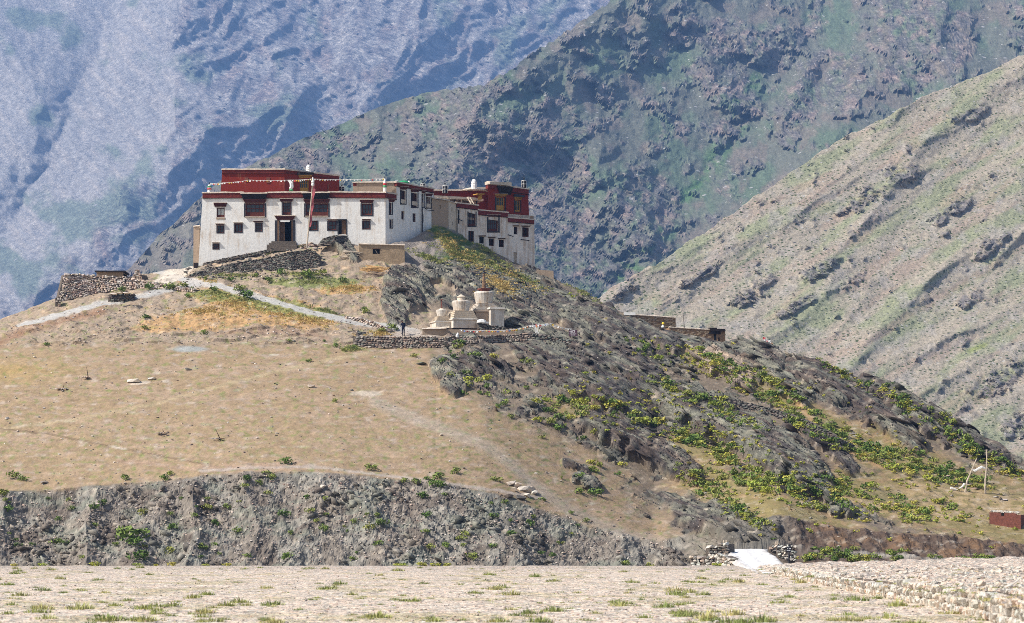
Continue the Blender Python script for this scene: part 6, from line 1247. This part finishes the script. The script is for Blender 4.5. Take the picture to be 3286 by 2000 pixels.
for _ in range(46): x = U(0, 1900); y = U(1600, 1800); s = U(.4, .8); plant('shrub', SG, x, y, s, '%s dull green shrub %s of the grey bank, %s' % ('tiny' if s < .6 else 'little', pick(y, YB_), pick(x, XB_)), 'shrub', 'green shrubs on the grey bank')
for x in (50, 134, 311, 443, 503, 548, 660, 731, 1272, 1296, 1433, 1399, 1350, 2300): plant('shrub', SY, x + U(-4, 4), 1817, U(.6, 1.0), 'low yellow shrub on the far edge of the gravel plain', 'shrub', 'yellow shrubs along the river edge', plain, .7)
# right flank: shrubs follow the green zones
zones = [(2500, 1290, 260, 40, 30, 70), (2340, 1330, 110, 26, 30, 26), (2640, 1400, 170, 30, 30, 40), (2780, 1440, 180, 40, 25, 45), (2950, 1500, 170, 40, 15, 50), (3060, 1400, 130, 30, 42, 20), (3180, 1480, 150, 26, 30, 40), (2420, 1540, 170, 34, 14, 45), (2300, 1450, 110, 30, 24, 32), (2260, 1560, 110, 40, 30, 26), (2560, 1590, 180, 40, 12, 44), (2700, 1560, 120, 40, 15, 26), (2900, 1300, 110, 22, 38, 16), (2380, 1650, 120, 24, 30, 14),
         (2200, 1400, 90, 30, 20, 14), (1900, 1310, 120, 30, 10, 22), (1800, 1330, 90, 40, 10, 14), (2040, 1340, 80, 30, 20, 12), (2100, 1130, 110, 26, 20, 14), (2300, 1160, 100, 18, 20, 12), (2160, 1250, 100, 26, 25, 12), (1520, 1240, 120, 40, 10, 9), (1900, 1540, 120, 60, 20, 8), (2700, 1200, 120, 20, 30, 10), (2960, 1640, 200, 40, 10, 22), (3100, 1540, 110, 30, 10, 18), (2480, 1230, 90, 20, 30, 8), (1490, 1140, 60, 40, 0, 5)]
n_ = 0; spare = []
for cx, cy, a, b, ang, n in zones:
    for _ in range(n):
        q, th = random.random() ** .5, random.random() * 6.28; u = q * math.cos(th) * a; v = q * math.sin(th) * b; x = cx + u * math.cos(R(ang)) - v * math.sin(R(ang)); y = cy + u * math.sin(R(ang)) + v * math.cos(R(ang)); s = .6 + .95 * random.random() ** 1.8
        spare.append((x, y, s))
spare.sort(key=lambda q: -q[2])
def joined(name, lst, fam, lie=ground, sz=1.0, mat=None):
    mb = []; ff = []; rr = []; k = 0
    base = [(np.array([v.co[:] for v in me.vertices]), [tuple(f.vertices) for f in me.polygons]) for me in fam]
    for x, y, s in lst:
        b = lie(x, y)
        if b is None: continue
        v, f = random.choice(base); a = random.random() * 6.28; ca_, sa_ = math.cos(a), math.sin(a); q = v * np.array([s, s, s * sz]); mb.append(np.stack([q[:, 0] * ca_ - q[:, 1] * sa_, q[:, 0] * sa_ + q[:, 1] * ca_, q[:, 2]], 1) + np.array([b.x, b.y, b.z - .03])); ff += [tuple(i + k for i in g) for g in f]; rr += [random.random()] * len(v); k += len(v)
    me = bpy.data.meshes.new(name); me.from_pydata(np.concatenate(mb).tolist(), [], ff); me.materials.append(fam[0].materials[0]); at = me.attributes.new('rnd', 'FLOAT', 'POINT'); at.data.foreach_set('value', np.array(rr, np.float32)); o = bpy.data.objects.new(name, me); C.objects.link(o); return tag(o, kind='stuff')
for i, (x, y, s) in enumerate(spare[:120]):
    fam = SG if random.random() < .62 else SY; lo = x < 2150; cw_ = 'green' if fam is SG else 'yellowish'
    plant('shrub', fam, x, y, s, ('%s %s shrub among the rocks below the terrace, %s' % (size_word(s, .9, 1.25), cw_, 'left' if x < 1900 else 'right')) if lo else '%s %s shrub %s of the right flank, %s' % (size_word(s, 1.0, 1.3), cw_, pick(y, YF), pick(x, XF)), 'shrub', 'shrubs among the rocks' if lo else 'shrubs on the right flank', sz=.8)
joined('small_shrubs', spare[120:], LG)
def inz(zl, n, smin=.25, smax=.5):
    out = []
    while len(out) < n:
        cx, cy, a, b, ang = random.choice(zl); q, th = abs(random.gauss(0, .62)), random.random() * 6.28; u = q * math.cos(th) * a; v = q * math.sin(th) * b; X_ = cx + u * math.cos(R(ang)) - v * math.sin(R(ang)); Y_ = cy + u * math.sin(R(ang)) + v * math.cos(R(ang)); yp = np.interp(X_, [470, 590, 760, 860, 1000, 1140, 1290, 1340], [862, 898, 935, 962, 1003, 1032, 1056, 1068])
        if not (470 < X_ < 1340 and -9 < Y_ - yp < 17): out.append((X_, Y_, U(smin, smax)))
    return out
gz = [z[:5] for z in zones if z[0] > 2150]
joined('flank_undergrowth', inz(gz, 1150, .3, .95), LY, sz=.6)
joined('flank_undergrowth', inz(gz + [(2450, 1270, 240, 30, 30), (2640, 1780, 140, 14, 4)], 480, .3, .9), LG, sz=.7)
joined('scattered_shrubs', inz([(2300, 1400, 420, 120, 28), (2500, 1560, 420, 90, 18), (2850, 1460, 350, 110, 28), (2900, 1640, 330, 50, 10), (1950, 1300, 330, 110, 20), (2250, 1180, 280, 60, 22)], 700, .35, .85), LY, sz=.85)
# bushes between the bridge and the track
for _ in range(34): fam = SG if random.random() < .7 else SY; x = U(2580, 2900); y = U(1776, 1815); plant('shrub', fam, x, y, U(.7, 1.2), '%s leafy shrub between bridge and track, %s row, %s' % ('green' if fam is SG else 'yellow', 'upper' if y < 1790 else 'lower', 'near the pillar' if x < 2700 else 'middle' if x < 2800 else 'near the dark field wall'), 'shrub', 'shrubs between the bridge and the track')
for _ in range(16): plant('shrub', SG, U(2950, 3200), U(1792, 1804), U(.5, .9), 'low shrub along the verge of the track behind the dark field wall', 'shrub', 'shrubs along the track verge')
# slope grass by the monastery
joined('tall_grass', inz([(1440, 790, 60, 10, 50), (1500, 830, 120, 16, 20), (1580, 850, 110, 12, 30), (1680, 895, 120, 14, 25), (1560, 805, 100, 10, 35), (1850, 925, 90, 12, 32), (1380, 830, 60, 8, 20)], 1000, .45, .95), HG)
joined('tall_grass', inz([(1500, 830, 150, 30, 30), (1640, 880, 120, 16, 28), (1440, 790, 60, 20, 50)], 600, .4, .8), HT)
joined('dry_grass', inz([(900, 1010, 180, 26, 8), (760, 975, 130, 30, 10), (650, 1000, 120, 20, 0), (1000, 1030, 110, 20, 8), (640, 905, 60, 8, 0), (1120, 925, 70, 14, 0), (1590, 905, 50, 30, 20), (1560, 1000, 10, 4, 0), (1220, 1070, 50, 14, 0), (1620, 925, 50, 22, 20)], 1200, .4, .85), HT)
joined('green_grass', inz([(900, 985, 190, 14, 12), (700, 940, 110, 16, 5), (1010, 905, 150, 18, 0), (520, 920, 70, 8, 6), (860, 808, 90, 7, -8), (860, 965, 60, 14, 10), (1040, 1000, 60, 8, 15), (1220, 1050, 20, 10, 0), (1130, 1120, 26, 8, 0), (350, 925, 40, 8, 0), (740, 885, 80, 8, 0), (960, 880, 60, 6, 0)], 1100, .4, .85), HG)
for x, y, s in [(770, 935, 1.5), (820, 890, 1.1), (905, 880, 1.3), (860, 905, 1.2), (745, 905, 1.1), (1040, 885, 1.4), (1100, 905, 1.2), (480, 928, 1.4), (540, 930, 1.5), (585, 925, 1.2), (350, 925, 1.3), (390, 935, 1.2), (600, 958, 1.0), (1255, 1060, 1.4), (1225, 1068, 1.1), (680, 935, 1.2), (660, 900, .9), (1180, 1005, 1.0), (1500, 865, 1.0), (930, 1100, .7), (1080, 1115, .9), (1110, 1128, .9), (1135, 1118, .8), (1040, 1100, .6)]:
    plant('shrub', SG, x, y, s, 'leafy shrub on the rubbly slope between meadow and monastery', 'shrub', 'shrubs on the slope below the monastery')
for x, y, s in [(1330, 1148, .7), (1420, 1172, 1.0), (1520, 1150, 1.1), (1590, 1150, .8), (1500, 1225, .9), (1560, 1222, 1.2), (1690, 1170, 1.0), (1540, 1265, .7), (1713, 1295, .8), (1775, 1325, .9), (1795, 1345, .9), (1728, 1355, .8), (1768, 1365, .9), (1860, 1300, 1.2), (1865, 1328, 1.2), (1790, 1385, 1.0), (1870, 1415, .7), (1925, 1500, .7), (1995, 1498, .8), (1475, 1120, .8), (1640, 1345, .7), (1830, 1352, .8), (1945, 1365, .7), (1905, 1395, .8), (1980, 1310, .9), (1745, 1410, .6), (1600, 1310, .6), (2030, 1345, .8), (1690, 1250, .6)]:
    plant('shrub', SG if x % 3 else SY, x, y, s * 1.35, 'round green shrub on the bare scree, %s, %s' % ('under the terrace' if y < 1180 else 'half way down' if y < 1320 else 'above the dark slab', 'left' if x < 1550 else 'middle' if x < 1760 else 'right'), 'shrub', 'round shrubs on the scree')
# tufts on the gravel plain
tl = []
for _ in range(330):
    y = 1822 + 185 * random.random() ** 1.15; x = U(-20, 3300); tl.append((x, y, (.34 + .46 * random.random() ** 2)))
cnt = 0
for x, y, s in tl:
    if x > 2480 and y < np.interp(x, [a for a, b, c in RV], [c for a, b, c in RV]) + 4: continue
    if cnt >= 290: break
    cnt += 1; plant('grass_tuft', TG, x, y, s, '%s grass tuft %s of the gravel, %s' % (size_word(s, .45, .62), pick(y, YG), pick(x, XG)), 'grass tuft', 'grass tufts on the gravel plain', plain, 1.0)
for x, y, s, lab in [(345, 1990, .9, 'large bright grass clump at the bottom edge, left one'), (430, 1992, .75, 'large bright grass clump at the bottom edge, right of the left one'), (2720, 1975, .55, 'bright green grass clump on the right gravel, left of the revetment foot'), (3170, 1990, .7, 'dark grass clump at the foot of the revetment, bottom right'), (2600, 1860, .5, 'spiky grass clump just below the pointed black sign'), (2235, 1870, .8, 'wide yellow green grass clump below the left gate pillar'), (2370, 1868, .8, 'wide yellow green grass clump below the white road')]:
    plant('grass_tuft', TG, x, y, s, lab, 'grass clump', None, plain, .8)
joined('sparse_gravel_grass', [(U(-20, 3300), 1820 + 185 * random.random(), U(.16, .36)) for _ in range(1500)], HG, plain, .55)
joined('sparse_gravel_grass', [(U(-20, 3300), 1820 + 185 * random.random(), U(.10, .22)) for _ in range(700)], HT, plain, .55)
# ---------------------------------------------------------------- air
hz = MB().box((200, 3980, 1230), (6200, 8100, 2500)).build('haze', None)
m = bpy.data.materials.new('haze'); m.use_nodes = True; t = m.node_tree; t.nodes.remove(t.nodes['Principled BSDF'])
pv = t.nodes.new('ShaderNodeVolumePrincipled'); pv.inputs['Density'].default_value = 1.15e-4; pv.inputs['Color'].default_value = (.25, .49, 1, 1); pv.inputs['Anisotropy'].default_value = 0
t.links.new(pv.outputs[0], t.nodes['Material Output'].inputs['Volume']); hz.data.materials.append(m); tag(hz, kind='stuff')
